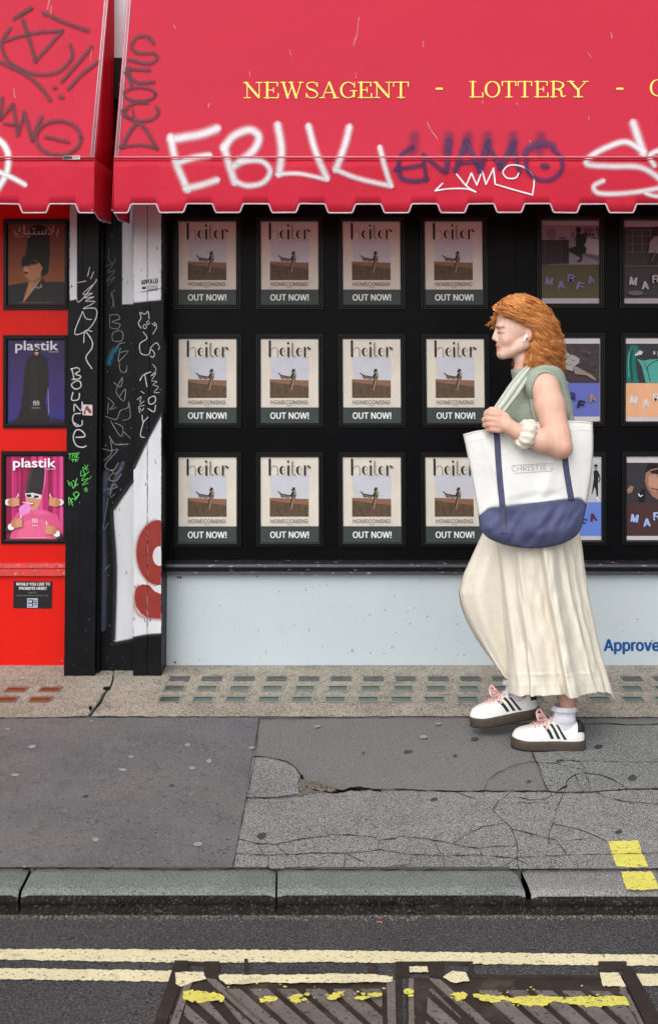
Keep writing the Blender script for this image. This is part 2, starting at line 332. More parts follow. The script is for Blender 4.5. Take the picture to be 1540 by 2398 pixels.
for k in range(70):
    t = rnd.random(); x, y = (1398+t*170)*.5, 1538.3+(598+t*32+rnd.uniform(-14, 16))*.5; c_ = GZ(x, y)
    r_ = rnd.uniform(.004, .011); b.ellipsoid((c_.x, c_.y, .006), (r_, r_*rnd.uniform(.6, 1), r_*.7), 0, 6, 4)
b.build('rubble', m_stone, pv)
# kerb
m_kerb = mat('granite_kerb', (.165, .19, .176), .85, .3, .18, 9, .9, 160, bdist=.006, specks=((230, .52, .74, (.30, .325, .31)), (190, .52, .74, (.075, .085, .078))), blotch=((5, .5, .68, (.14, .155, .145)), (2.2, .56, .7, (.24, .24, .225))))
m_kerb2 = mat('grey_granite_kerb', (.24, .235, .235), .88, .3, .15, 9, 1, 190, bdist=.007, specks=((230, .50, .72, (.44, .43, .43)), (190, .52, .74, (.10, .10, .10))))
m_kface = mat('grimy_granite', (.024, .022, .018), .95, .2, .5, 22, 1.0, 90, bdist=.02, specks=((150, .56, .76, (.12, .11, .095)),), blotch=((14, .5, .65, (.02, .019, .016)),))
def kerbstone(xa, xb, skl, skr, label, m, drop=0.0, name='kerb_stone'):
    nx = max(4, int((xb-xa)/.02)); rows = []
    pr = [(YB+.003, -.28, 0), (YB+.003, .006, 0), (YB+.05, .004, 0)]
    pts = [(0.0, -.2), (0, .0045), (.3, .0045), (.6, .004), (.86, .003), (.965, -.001), (1.0, -.011), (1.02, -.02), (1.03, -.032), (.985, -.036), (.99, -.042), (1.03, -.05), (1.03, -.2)]
    for t, z in pts:
        y = YB+(YK-YB)*t; row = []
        for i in range(nx+1):
            u = i/nx; x = (xa+skl*t)*(1-u)+(xb+skr*t)*u
            e = min(u, 1-u)*(xb-xa); rr = max(0, 1-e/.012)*.006
            n_ = mnoise.noise(Vector((x*9, t*6, z*40)))*.0035+mnoise.noise(Vector((x*45, t*21, z*90)))*.003
            dy = n_ if t > .9 else 0; dz = n_*.35 if t > .02 else 0
            row.append((x, y-dy*(1.6 if z < -.015 else .8), z+drop+dz-rr*(1 if z > -.1 else 0)))
        rows.append(row)
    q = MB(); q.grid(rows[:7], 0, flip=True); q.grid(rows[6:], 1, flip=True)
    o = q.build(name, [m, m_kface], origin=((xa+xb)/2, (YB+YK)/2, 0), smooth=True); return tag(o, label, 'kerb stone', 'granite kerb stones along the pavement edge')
xg = lambda px, py: GZ(px, py).x
j = [(xg(75, 2034), xg(47, 2087)), (xg(648, 2034), xg(647, 2087)), (xg(1212, 2034), xg(1236, 2087))]
kerbstone(-3.2, j[0][0]-.004, 0, j[0][1]-j[0][0], 'kerb stone cut off by the frame, left of the first kerb joint', m_kerb)
kerbstone(j[0][0]+.004, j[1][0]-.003, j[0][1]-j[0][0], j[1][1]-j[1][0], 'long greenish kerb stone in front of the dark smooth asphalt patch', m_kerb)
kerbstone(j[1][0]+.003, j[2][0]-.008, j[1][1]-j[1][0], j[2][1]-j[2][0], 'long greenish kerb stone in front of the finely cracked grey asphalt', m_kerb)
kerbstone(j[2][0]+.008, 3.2, j[2][1]-j[2][0], 0, 'rough grey kerb stone carrying a yellow painted mark', m_kerb2, -.003)
b = MB()
for k in range(1500):
    x = rnd.uniform(-1.15, 1.15); y = YK-.012-abs(rnd.gauss(0, .012)); r_ = rnd.uniform(.0012, .0038)
    b.ellipsoid((x, y, ZR+(YK-y)*.08+r_*.3), (r_, r_*.8, r_*.7), 0, 5, 3)
tag(b.build('gravel', mat('gutter_grit', (.16, .14, .12), .95, .2, .5, 60)), 'fine grit lying along the gutter at the foot of the kerb', 'grit', kind='stuff')
# painted lines
m_yel = mat('worn_yellow_paint', (.76, .70, .45), .75, .3, .08, 6, .5, 120, specks=((150, .58, .72, (.40, .37, .25)), (90, .66, .74, (.15, .145, .13))), blotch=((9, .62, .72, (.5, .45, .27)),))
m_yel2 = mat('fresh_yellow_paint', (.72, .66, .12), .7, .3, .10, 12, .5, 120, specks=((150, .55, .72, (.44, .41, .15)), (80, .65, .72, (.17, .165, .14))))
def band(top, bot, seed): return wob(top, 1.5, 7, seed)+wob(bot[::-1], 1.5, 7, seed+1)
b = MB(); R4 = lambda x, y, e=0: RD(x, y, .003+e)
b.poly2(R4, band([(-4000, 2215), (0, 2225), (770, 2228.5), (1540, 2239), (5000, 2260)], [(-4000, 2240), (0, 2250), (400, 2257), (770, 2256), (1000, 2259), (1540, 2265), (5000, 2286)], 5))
b.poly2(R4, band([(-4000, 2260), (0, 2270), (405, 2276)], [(-4000, 2286), (0, 2296), (395, 2302)], 8))
b.poly2(R4, band([(1482, 2283), (1560, 2284), (5000, 2305)], [(1498, 2312), (1560, 2312), (5000, 2331)], 11))
tag(b.build('road_marking', m_yel), kind='structure')
b = MB(); U5 = Plane((0, 0, .0056), (0, 0, 1))
b.poly2(U5, wob([(1421, 1970), (1494, 1968), (1503, 2000), (1517, 2030), (1442, 2030), (1421, 1970)], 1.6, 6, 2))
tag(b.build('kerb_marking', m_yel2), kind='structure')
b = MB(); b.poly2(Plane((0, 0, .0062), (0, 0, 1)), wob([(1452, 2041), (1524, 2041), (1545, 2083), (1466, 2083), (1452, 2041)], 1.8, 6, 3)); 
tag(b.build('kerb_marking', m_yel2), kind='structure')
# ---------------------------------------------------------------- pavement lights
m_rim = mat('glass_block_rim', (.20, .225, .16), .35, .5, .2, 40); m_glass = mat('grimy_glass', (.06, .072, .06), .25, .5, .3, 30, .3, 60)
m_redbrown = mat('red_brown_glass', (.14, .055, .03), .3, .5, .3, 30); m_brownrim = mat('brown_block_rim', (.22, .15, .10), .5, .4, .2, 40); m_grime = mat('grimy_block', (.11, .11, .11), .6, .3, .25, 30)  # second glass and rim pair is simply coloured reddish brown
def blocks(rows, label, ma, mb_, cols):
    t = empty('pavement_light', GZ(*cols), label, 'pavement light')
    for y0, y1, xs, hw, top in rows:
        for x in xs:
            sk = (x-778)/860
            q = lambda yy, s, inset: (x+s*(hw-inset)+sk*(yy-(y0+y1)/2), yy)
            f_ = MB(); o_ = [q(y1, -1, 0), q(y1, 1, 0), q(y0, 1, 0), q(y0, -1, 0)]; i_ = [q(y1-2, -1, 5), q(y1-2, 1, 5), q(y0+4, 1, 5), q(y0+4, -1, 5)]
            H = lambda e: Plane((0, 0, .0055+e), (0, 0, 1))
            vo = [H(.0008)(*p) for p in o_]; vi = [H(.0008)(*p) for p in i_]; vd = [H(-.001)(*p) for p in i_]
            f_.add(vo+vi, [(k, (k+1) % 4, 4+(k+1) % 4, 4+k) for k in range(4)], 0); f_.add(vi+vd, [(k, (k+1) % 4, 4+(k+1) % 4, 4+k) for k in range(4)], 0)
            f_.add(vd, [(0, 1, 2, 3)], 1); f_.build('glass_block', [m_grime if top else ma, m_grime if top else mb_], t)
c1 = [398+77.3*k for k in range(16)]
blocks([(1583, 1594, [421+75.5*k for k in range(16)], 24, 1), (1603, 1618, [409+76.4*k for k in range(16)], 26, 0), (1628, 1644, c1, 27, 0)],
       'three rows of greenish glass blocks set in the concrete below the white board', m_rim, m_glass, (770, 1620))
blocks([(1607, 1620, [39, 118, -40], 26, 0), (1630, 1644, [15, 96, -66], 27, 0)], 'reddish brown glass blocks set in the concrete below the red panel', m_brownrim, m_redbrown, (60, 1630))
# ---------------------------------------------------------------- iron covers in the road
m_iron = mat('rusty_iron', (.036, .027, .023), .6, .5, .3, 18, .6, 120, metal=.3, blotch=((7, .55, .7, (.10, .07, .055)),))
m_ironl = mat('worn_iron', (.21, .185, .168), .5, .5, .25, 14, .5, 110, metal=.35, specks=((120, .62, .7, (.05, .04, .035)),))
def clip(poly, a, c):                              # keep the side left of a->c
    o = []; n = len(poly); sd_ = lambda p: (c[0]-a[0])*(p[1]-a[1])-(c[1]-a[1])*(p[0]-a[0])
    for i in range(n):
        p, q = poly[i], poly[(i+1) % n]; s, t_ = sd_(p), sd_(q)
        if s >= 0: o.append(p)
        if s*t_ < 0: k = s/(s-t_); o.append((p[0]+(q[0]-p[0])*k, p[1]+(q[1]-p[1])*k))
    return o
def inside(poly, region):
    for i in range(len(region)):
        poly = clip(poly, region[i], region[(i+1) % len(region)])
        if len(poly) < 3: return None
    return poly
BOT = 2640
lx = lambda x, y, k, yy: x+k*(yy-y)
b = MB()
def rp(pts, e0, e1, m=0): b.prism(RD, pts, m, e0, e1)
rp([(408, 2262), (430, 2290), (lx(430, 2290, -.35, BOT), BOT), (lx(408, 2262, -.33, BOT), BOT)], -.02, .006)
rp([(1462, 2268), (1478, 2268), (lx(1478, 2268, .55, BOT), BOT), (lx(1455, 2290, .5, BOT), BOT), (1455, 2290)], -.02, .006)
rp([(575, 2285), (860, 2286), (862, 2289), (574, 2288)], -.02, .006); rp([(1104, 2288), (1402, 2290), (1404, 2294), (1103, 2292)], -.02, .006)
for x0, x1, y0, y1 in [(408, 440, 2256, 2278), (478, 514, 2258, 2292), (572, 580, 2252, 2284), (862, 880, 2262, 2288), (926, 958, 2266, 2290), (1004, 1036, 2258, 2290), (1096, 1106, 2258, 2292), (1400, 1466, 2258, 2276)]:
    rp([(x0, y1), (x1, y1), (x1, y0), (x0, y0)], -.015, .007)
rp([(926, 2258), (1004, 2258), (1004, 2264), (926, 2264)], -.015, .0065); rp([(1036, 2257), (1096, 2258), (1096, 2263), (1036, 2262)], -.015, .0065)
rp([(436, 2257), (478, 2259), (478, 2263), (438, 2262)], -.015, .0065)
tag(b.build('cover_frame', m_iron, origin=RD(950, 2300)), 'rusty iron frame let into the road around the two ribbed covers', 'cover frame')
def cover(out, par1, par2, diag, label, paint, letters):
    t = empty('manhole_cover', RD(*out[0]), label, 'manhole cover')
    global b
    b = MB(); b.prism(RD, out, 0, -.02, .0025)
    b.build('plate', m_iron, t); b = MB()
    for pp in par1+par2:
        if pp: b.prism(RD, pp, 0, .001, .0062)
    b.build('rib', m_ironl, t)
    b = MB()
    for k, (pp, a) in enumerate(paint): b.poly2(lambda x, y, e=0: RD(x, y, .0066+.0002*k+e), pp, a)
    b.build('paint', [m_yel, m_yel2], t)
    b = MB(); b.text2(lambda x, y, e=0: RD(x, y, .0036+e), *letters); b.build('lettering', m_ironl, t)
def par(xs, y, wd, reg, sl=1.12):
    o = []
    for x in xs: o.append(inside([(x, y), (x+wd, y), (x+wd+sl*(BOT-y), BOT), (x+sl*(BOT-y), BOT)], reg))
    return o
lreg = [(500, 2322), (893, 2322), (905, BOT), (760, BOT)]; lreg2 = [(442, 2330), (470, 2330), (740, BOT), (370, BOT)]
def blobs(x0, x1, y0, y1, n, seed):
    r_ = random.Random(seed); out = []
    for k in range(n):
        x = r_.uniform(x0, x1); y = r_.uniform(y0, y1); s = r_.uniform(1, 9) if n < 20 else r_.uniform(.7, 2.6)
        out.append(([(x+s*1.6*r_.uniform(.6, 1.2)*math.cos(a*.628), y+s*.8*r_.uniform(.5, 1.2)*math.sin(a*.628)) for a in range(10)], 1))
    return out
cover([(426, 2290), (940, 2292), (944, BOT), (300, BOT)], par([585+65*k for k in range(-4, 6)], 2322, 42, lreg), par([300, 365, 430], 2322, 30, lreg2)+[[(436, 2300), (452, 2300), (lx(452, 2300, -.33, BOT), BOT), (lx(436, 2300, -.36, BOT), BOT)], [(482, 2296), (506, 2300), (506+1.12*300, 2600), (482+1.12*300, 2600)], [(905, 2300), (925, 2300), (932, BOT), (912, BOT)]],
      None, 'ribbed iron cover in the road, left of the seam between the two covers',
      [(wob([(410, 2284), (438, 2282), (480, 2284), (482, 2300), (455, 2306), (425, 2318), (412, 2312), (410, 2284)], 1.2, 8, 1), 0), (wob([(510, 2288), (610, 2290), (770, 2287), (872, 2288), (920, 2294), (918, 2306), (770, 2309), (620, 2308), (530, 2313), (514, 2300), (510, 2288)], 1.4, 8, 2), 0)]
      +[(wob([(428, 2330), (445, 2326), (500, 2332), (525, 2340), (522, 2352), (455, 2354), (428, 2348), (428, 2330)], 3, 6, 3), 1)]+blobs(612, 640, 2342, 2352, 8, 1)+blobs(684, 722, 2337, 2356, 12, 2)+blobs(775, 810, 2338, 2350, 9, 3)+blobs(840, 882, 2340, 2352, 9, 4)+blobs(430, 900, 2322, 2364, 26, 14),
      ('PAT', 398, 2380, 408, 2440, 0, 0, INTER, 0))
rreg = [(1110, 2324), (1462, 2328), (1600, BOT), (1420, BOT)]; rreg2 = [(1002, 2320), (1010, 2320), (1330, BOT), (985, BOT)]
cover([(950, 2292), (1456, 2294), (lx(1456, 2294, .5, BOT), BOT), (950, BOT)], par([1120+65*k for k in range(-4, 6)], 2325, 42, rreg), par([1004-65*k for k in range(0, 4)], 2322, 40, rreg2)+[[(956, 2298), (968, 2298), (972, BOT), (956, BOT)], [(1004, 2296), (1030, 2300), (1030+1.12*300, 2600), (1004+1.12*300, 2600)], [(1440, 2300), (1454, 2300), (lx(1454, 2300, .5, BOT), BOT), (lx(1440, 2300, .48, BOT), BOT)]],
      None, 'ribbed iron cover in the road, right of the seam, with a long bright yellow stripe',
      [(wob([(1036, 2295), (1060, 2280), (1090, 2284), (1100, 2303), (1060, 2309), (1036, 2295)], 1.2, 8, 4), 0), (wob([(1404, 2284), (1445, 2284), (1466, 2318), (1410, 2316), (1404, 2284)], 1.2, 8, 5), 0), (wob([(958, 2270), (1000, 2269), (1003, 2283), (958, 2284), (958, 2270)], 1.2, 8, 6), 0)]
      +[(wob([(1106, 2336), (1150, 2338), (1200, 2344), (1260, 2338), (1300, 2342), (1460, 2340), (1474, 2362), (1380, 2366), (1300, 2352), (1280, 2362), (1240, 2364), (1180, 2350), (1150, 2356), (1110, 2344), (1106, 2336)], 2.4, 6, 7), 1)]+blobs(1052, 1084, 2334, 2350, 10, 5)+blobs(953, 964, 2330, 2344, 5, 6)+blobs(990, 1450, 2324, 2372, 26, 16),
      ('PAT', 962, 2382, 972, 2440, 0, 0, INTER, 0))
b = MB(); q = RD(888, 2163)
for k in range(6): a = k*.5; b.ellipsoid((q.x+.006*math.cos(a), q.y+.004*math.sin(a), q.z+.003), (.003, .002, .0016), 0, 6, 4)
tag(b.build('litter_scrap', mat('orange_scrap', (.5, .14, .06), .6), origin=q), 'tiny orange scrap of litter on the road by the kerb', 'litter')
# ---------------------------------------------------------------- building and shop fronts
m_wall = mat('old_brick', (.16, .11, .085), .9, .2, .3, 4, .6, 30)
b = MB(); b.box(-6, 6, 5.26, 5.6, -.05, 4.6)
tag(b.build('building', m_wall), 'building wall behind the shop fronts and awnings', 'building')
m_black = mat('black_gloss', (.003, .0028, .0036), .33, .09, .3, 3, .25, 6, bdist=.002)
m_blackf = mat('black_frame_paint', (.004, .004, .005), .36, .34, .2, 20)
m_sill = mat('chipped_sill', (.012, .012, .016), .38, .5, .3, 20, .4, 40, stretch=(1, 6, 6), specks=((30, .70, .735, (.36, .36, .36)),))
m_white = mat('white_board', (.455, .525, .565), .55, .35, .03, 2, .06, 8, specks=((60, .74, .78, (.2, .2, .2)),), blotch=((2.2, .52, .8, (.49, .535, .56)), (9, .62, .75, (.42, .48, .51))))
m_blue = flat(10, 72, 140, .5)
def wx(px, y=W, py=1400): return P(px, py, y).x
def wz(py, y=W, px=770): return P(px, py, y).z
xl, xr = wx(379), 2.9
def profile_bar(bb, x0, x1, pr, m=0):
    rows = [[(x0, y, z) for y, z in pr], [(x1, y, z) for y, z in pr]]
    bb.grid(rows, m, closed=True); n = len(pr); bb.poly([(x0, y, z) for y, z in pr], m); bb.poly([(x1, y, z) for y, z in pr], m)
sf = empty('shopfront', (0.4, W, 0), 'black panelled newsagent shop front with white board below the sill', 'shop front')
b = MB(); b.box(xl, xr, W, 5.258, wz(1330), 2.55)
xs_ = wx(1207, W, 600); b.box(xs_-.004, xs_+.004, W-.006, W, wz(1330), 2.55)
b.build('panel', m_black, sf, bevel=.001)
b = MB(); z1, z0 = wz(1321, W-.04), wz(1346, W-.04); h = z1-z0
profile_bar(b, xl, xr, [(W-.002, z1+.012), (W-.03, z1+.008), (W-.045, z1), (W-.05, z1-h*.25), (W-.034, z1-h*.4), (W-.03, z1-h*.62), (W-.042, z1-h*.7), (W-.045, z0), (W-.002, z0)])
b.build('sill', m_sill, sf)
b = MB(); zb = wz(1558.5, W-.012); b.box(xl, xr, W-.012, W+.05, zb, z0-.0015); b.build('riser_board', m_white, sf, bevel=.0015)
b = MB(); b.heavy2(WP(W-.0128), 'Approved', 1412, 1496.5, 1563, 1532.5, 0, 0, INTER, 1.6); b.build('lettering', m_blue, sf)
b = MB()
for x, y in [(417, 1352), (410, 1551), (423, 1352.5)]:
    b = MB(); c_ = P(x, y, W-.014); b.ellipsoid(c_, (.005, .004, .005), 0, 8, 6); b.build('screw', m_stain, sf)
b = MB(); b.box(xl, xr, W+.0, W+.06, -.01, zb-.002); b.build('skirting', m_black, sf)
# red shop on the left
m_red = mat('red_gloss_paint', (.62, .012, .007), .38, .15, .06, 3, .15, 5, bdist=.003, specks=((70, .73, .78, (.25, .02, .02)),), blotch=((1.7, .58, .8, (.50, .016, .010)),))
m_redworn = mat('worn_red_paint', (.50, .035, .03), .5, .4, .2, 12, .4, 60, specks=((90, .66, .72, (.5, .30, .28)),))
xq = wx(158); rs = empty('shopfront', (-1.4, W, 0), 'bright red shop front with plain panels left of the pilaster', 'shop front')
b = MB(); b.box(-3.2, xq, W, 5.258, wz(1335), 2.5); b.build('panel', m_red, rs)
b = MB(); z1, z0 = wz(1322, W-.03), wz(1349, W-.03); h = z1-z0
profile_bar(b, -3.2, xq, [(W-.001, z1+.004), (W-.012, z1), (W-.016, z1-h*.35), (W-.008, z1-h*.4), (W-.024, z1-h*.62), (W-.026, z0), (W-.001, z0)]); b.build('rail', m_redworn, rs)
b = MB(); b.box(-3.2, xq, W-.008, W+.05, wz(1561, W-.008), z0-.001); b.build('kick_panel', m_red, rs, bevel=.002)
b = MB()
for x, y in [(4, 1325), (44, 1339), (80, 1339), (154, 1338), (98, 1325), (131, 1324), (146, 1548)]:
    b = MB(); b.ellipsoid(P(x, y, W-.026 if y < 1400 else W-.01), (.004, .003, .004), 0, 8, 6); b.build('screw', flat(150, 120, 120, .4), rs)
b = MB(); b.box(-3.2, xq, W-.002, W+.05, -.01, wz(1561.5, W-.008)); b.build('skirting', m_black, rs)

# ---------------------------------------------------------------- pilaster between the shops
YF, YR = 5.02, 5.10
m_pil = mat('black_pilaster_paint', (.0055, .0055, .0068), .42, .14, .35, 9, .4, 30, bdist=.003, specks=((70, .745, .78, (.14, .14, .14)),), blotch=((3, .56, .75, (.014, .014, .017)),))
m_pw = mat('dirty_white_paint', (.56, .57, .60), .6, .3, .08, 5, .3, 30, blotch=((3.5, .52, .75, (.42, .44, .48)),), specks=((36, .70, .76, (.12, .12, .12)),), stretch=(1.6, 1, .6))
m_spray = mat('black_spray', (.012, .012, .014), .55, .3, alpha=True); m_mist = mat('blue_grey_spray', (.10, .12, .18), .6, .3, alpha=True); m_cyan = mat('cyan_spray', (.02, .16, .28), .6, .3, alpha=True)
m_nine = mat('brick_red_paint', (.23, .022, .016), .55, .35, .12, 14, .2, 40); m_ninefog = mat('red_overspray', (.40, .05, .04), .6, .3, alpha=True)
m_pen = mat('white_paint_pen', (.42, .43, .44), .55, .3, .25, 60); m_penf = mat('faded_paint_pen', (.20, .21, .22), .6, .3, .4, 40); m_green = mat('green_paint_pen', (.10, .55, .10), .55, .3, .2, 60)
FP, FR = WP(YF), WP(YR)
pi_ = empty('pilaster', ((wx(265, YF)), YF, 0), 'black and white graffiti covered pilaster between the red and black shop fronts', 'pilaster')
xA, xB, xC, xD, xE = wx(150.5, YF, 1560), wx(222, YF, 1560), wx(312, YF, 1560), wx(378, YF, 1560), wx(345, YF, 1560)
b = MB(); b.box(xA, xB, YF, 5.258, -.01, 3.6); xs2 = wx(184, YF, 1600); b.box(xs2-.0012, xs2+.0012, YF-.0006, YF, -.01, 3.0, 1); b.build('post', [m_pil, m_crack], pi_, bevel=.003)
b = MB(); b.box(xB+.0005, xB+.012, YF+.045, 5.25, -.01, 2.6); b.build('edge_strip', m_pil, pi_)
b = MB(); b.box(xB+.0125, xC-.0005, YR, 5.257, .0, 2.6); b.build('recess_panel', m_pil, pi_)
b = MB(); b.box(xC, xE-.0008, YF, 5.258, -.01, 3.6); b.build('board', m_pil, pi_, bevel=.002)
b = MB(); b.box(xE+.0008, xD, YF, 5.258, -.01, 3.6); b.build('board', m_pil, pi_, bevel=.002)
zt = P(280, 480, YF).z; zw = P(280, 134, YF).z
b = MB(); b.box(xB+.0008, xC-.0008, YF+.01, 5.256, 2.61, zw); b.box(xB+.0008, xC-.0008, YF+.01, 5.256, zw+.0005, 3.6, 1); b.build('fascia', [m_pil, m_pw], pi_)
b = MB()
ws = lambda pts, a, s: wob(pts, a, 6, s)
b = MB(); b.poly2(FP, ws([(164, 470), (182, 470), (182, 560), (181, 700), (164, 704), (164, 470)], .7, 2), 0, .0009); b.build('white_paint', m_pw, pi_)
b = MB(); b.poly2(FR, ws([(285, 470), (313, 470), (313, 714), (286, 713), (285, 470)], .7, 3), 0, .0009); b.build('white_paint', m_pw, pi_)
b = MB(); b.poly2(FP, ws([(313.5, 470), (344.6, 470), (344.6, 706), (326, 710), (313.5, 710)], .5, 4), 0, .0009); b.build('white_paint', m_pw, pi_)
b = MB(); b.poly2(FP, ws([(346.2, 470), (377.6, 470), (377.6, 703), (346.2, 706)], .5, 5), 0, .0009); b.build('white_paint', m_pw, pi_)
b = MB(); b.poly2(FR, ws([(265, 1504), (267, 1440), (269, 1330), (267, 1230), (266, 1193), (278, 1177), (315, 1125), (315, 1498), (265, 1504)], .5, 6), 0, .0009); b.build('white_paint', m_pw, pi_)
b = MB(); b.poly2(FP, ws([(313.5, 1492), (313.5, 1092), (344.6, 1030), (344.6, 1490)], .5, 7), 0, .0009); b.build('white_paint', m_pw, pi_)
b = MB(); b.poly2(FP, ws([(346.2, 1488), (346.2, 1027), (377.6, 968), (377.6, 1487)], .5, 8), 0, .0009); b.build('white_paint', m_pw, pi_)
S3 = tr(0, 466.7, .2525); S4 = tr(0, 985.2, .2594)
b = MB(); b.ribbon2(FR, [(266, 1500), (270, 1330), (262, 1205), (268, 1188), (300, 1140), (316, 1118)], 14, 0, True, .0012); b.build('spray_outline', m_spray, pi_)
b = MB(); b.ribbon2(FP, [(314, 1096), (345, 1030), (378, 968)], 9, 0, True, .0012); b.build('spray_outline', m_spray, pi_)
b = MB(); b.ribbon2(FR, [(285, 470), (285, 714), (314, 714)], 5, 0, True, .0012, False); b.build('spray_outline', m_spray, pi_)
b = MB(); b.ribbon2(FP, [(314, 711), (345, 708), (377, 705)], 7, 0, True, .0012); b.build('spray_outline', m_spray, pi_)
b = MB(); b.ribbon2(FP, [(182, 475), (182, 704), (165, 705)], 4, 0, True, .0012, False); b.build('spray_outline', m_spray, pi_)
b = MB(); b.ribbon2(FR, [(262, 1508), (290, 1503), (314, 1498)], 12, 0, True, .0012); b.build('spray_outline', m_spray, pi_)
b = MB(); b.ribbon2(FP, [(314, 1494), (345, 1488), (377, 1486)], 9, 0, True, .0012); b.build('spray_outline', m_spray, pi_)
b = MB(); b.ribbon2(FR, [(248, 1110), (240, 1210), (243, 1330), (240, 1470)], 22, 0, True, .0007, op=.55); b.build('spray_mist', m_mist, pi_)
b = MB(); b.ribbon2(FR, [(288, 1085), (272, 1120), (252, 1160)], 14, 0, True, .0007, op=.5); b.build('spray_mist', m_mist, pi_)
b = MB(); b.ribbon2(FP, S3([(1045, 880), (1060, 1000)]), 5, 0, True, .0007, op=.4); b.build('spray_mist', m_mist, pi_)
b = MB(); b.ribbon2(FR, S3([(1080, 1385), (1040, 1430), (1010, 1520)]), 17, 0, True, .0007, op=.55); b.build('spray_mist', m_cyan, pi_)
b = MB()
def half(pts, x0, x1): return inside([(x, y) for x, y in pts][::1], [(x0, 0), (x1, 0), (x1, 2398), (x0, 2398)])
for x0, x1 in [(313.6, 344.5), (346.3, 377.5)]:
    for rg, hole in [(ell(372, 1294, 52, 76, 40), ell(374, 1302, 17, 24, 24)), ]:
        inner = [p for p in hole]; ring = []
        n = 40; o_ = ell(372, 1294, 52, 76, n); i_ = ell(374, 1302, 16, 23, n)
        for k in range(n):
            q = half([o_[k], o_[k+1], i_[k+1], i_[k]], x0, x1)
            if q: b.add([FP(x, y, .0014) for x, y in q], [tuple(range(len(q)))])
    q = half([(318, 1380), (322, 1374), (334, 1368), (350, 1370), (362, 1384), (379, 1392), (379, 1449), (362, 1448), (345, 1446), (330, 1436), (319, 1420), (315, 1400)], x0, x1)
    if q: b.poly2(FP, q, 0, .0014)
b.build('painted_figure', m_nine, pi_)
b = MB(); b.ribbon2(FP, [p for p in ell(372, 1294, 50, 74, 24, 100, 262)], 16, 0, True, .0011, op=.5); b.ribbon2(FP, [(324, 1372), (314.5, 1400), (326, 1440), (375, 1450)], 12, 0, True, .0011, op=.4); b.build('spray_mist', m_ninefog, pi_)
b = MB(); L_ = lambda pts, w_=1.8, mp=FP: b.ribbon2(mp, pts, w_, 0, False, .0018, step=4)
for p_, w_ in [([(835, 630), (815, 715)], 2), ([(872, 672), (845, 735)], 2), ([(715, 775), (800, 758)], 1.7), ([(712, 785), (730, 955), (885, 770), (895, 745)], 2), ([(880, 780), (770, 880), (860, 870), (785, 915), (875, 905), (795, 945), (885, 950), (780, 1010)], 1.8),
               ([(775, 1015), (890, 1015), (890, 1110), (810, 1215), (695, 1245), (770, 1040)], 2.2), ([(770, 1040), (800, 1105), (850, 1115)], 1.8), ([(855, 1570), (800, 1470), (855, 1380), (855, 1310), (800, 1225)], 2.6), ([(780, 1330), (792, 1222), (855, 1225)], 2.2),
               ]: L_(S3(p_), w_)
b.build('graffiti', m_pen, pi_); b = MB()
for p_, w_ in [([(668, 1570), (690, 1670)], 2.6), ([(660, 1575), (720, 1562), (742, 1590), (700, 1620), (750, 1640), (735, 1665), (670, 1670)], 2.6), ([(705, 1685), (665, 1720), (700, 1760), (752, 1740), (745, 1690), (705, 1685)], 2.6), ([(680, 1790), (668, 1860), (730, 1855), (740, 1800)], 2.6),
               ([(690, 1965), (695, 1900), (755, 1960), (765, 1880)], 2.6), ([(750, 1985), (690, 1995), (680, 2060), (740, 2100)], 2.6)]: L_(S3(p_), w_)
for p_, w_ in [([(745, 0), (740, 40), (690, 50), (665, 20)], 2.6), ([(690, 150), (770, 140), (740, 90), (690, 85), (665, 150), (690, 220), (745, 240), (780, 228)], 2.8)]: L_(S4(p_), w_)
b.build('graffiti', m_pen, pi_); b = MB()
for p_, w_ in [([(1310, 1195), (1285, 1150), (1310, 1100), (1300, 1050), (1345, 1065), (1375, 1040), (1385, 1110)], 1.8), (ell(1345, 1180, 15, 20, 10), 1.5), (ell(1375, 1145, 12, 16, 10), 1.5), ([(1410, 1150), (1440, 1175), (1430, 1140), (1455, 1180), (1420, 1250)], 1.5),
               ([(1330, 1230), (1365, 1290), (1300, 1340), (1310, 1430), (1380, 1440), (1400, 1390), (1435, 1430), (1420, 1465), (1395, 1455)], 1.8), ([(1395, 1380), (1450, 1330), (1480, 1370), (1470, 1395)], 1.6),
               ]: L_(S3(p_), w_)
b.build('graffiti', m_pen, pi_); b = MB()
for p_, w_ in [([(1300, 1680), (1330, 1630), (1400, 1600)], 2.2), ([(1345, 1630), (1365, 1740)], 2.2), ([(1410, 1830), (1380, 1850), (1390, 1900), (1440, 1880), (1440, 1830), (1410, 1830)], 2.2), ([(1375, 1940), (1430, 1970), (1445, 1910)], 2.2),
               ([(1415, 1530), (1450, 1580), (1400, 1640), (1450, 1610), (1410, 1680), (1460, 1690), (1420, 1720), (1470, 1740), (1430, 1790), (1480, 1790)], 1.2), ([(1310, 1780), (1340, 1800)], 1.4), ([(1275, 1860), (1310, 1830), (1300, 1880)], 1.4), ([(1300, 1900), (1340, 1870)], 1.2), ([(1290, 1920), (1340, 1910)], 1.4), ([(1300, 1980), (1290, 1930), (1320, 1960), (1335, 1935)], 1.4), ([(1320, 2000), (1330, 2060), (1375, 2020)], 2.0)]: L_(S3(p_), w_)
L_(S4([(1300, 0), (1270, 130), (1305, 150)]), 2.0)
b.build('graffiti', m_pen, pi_)
b = MB()
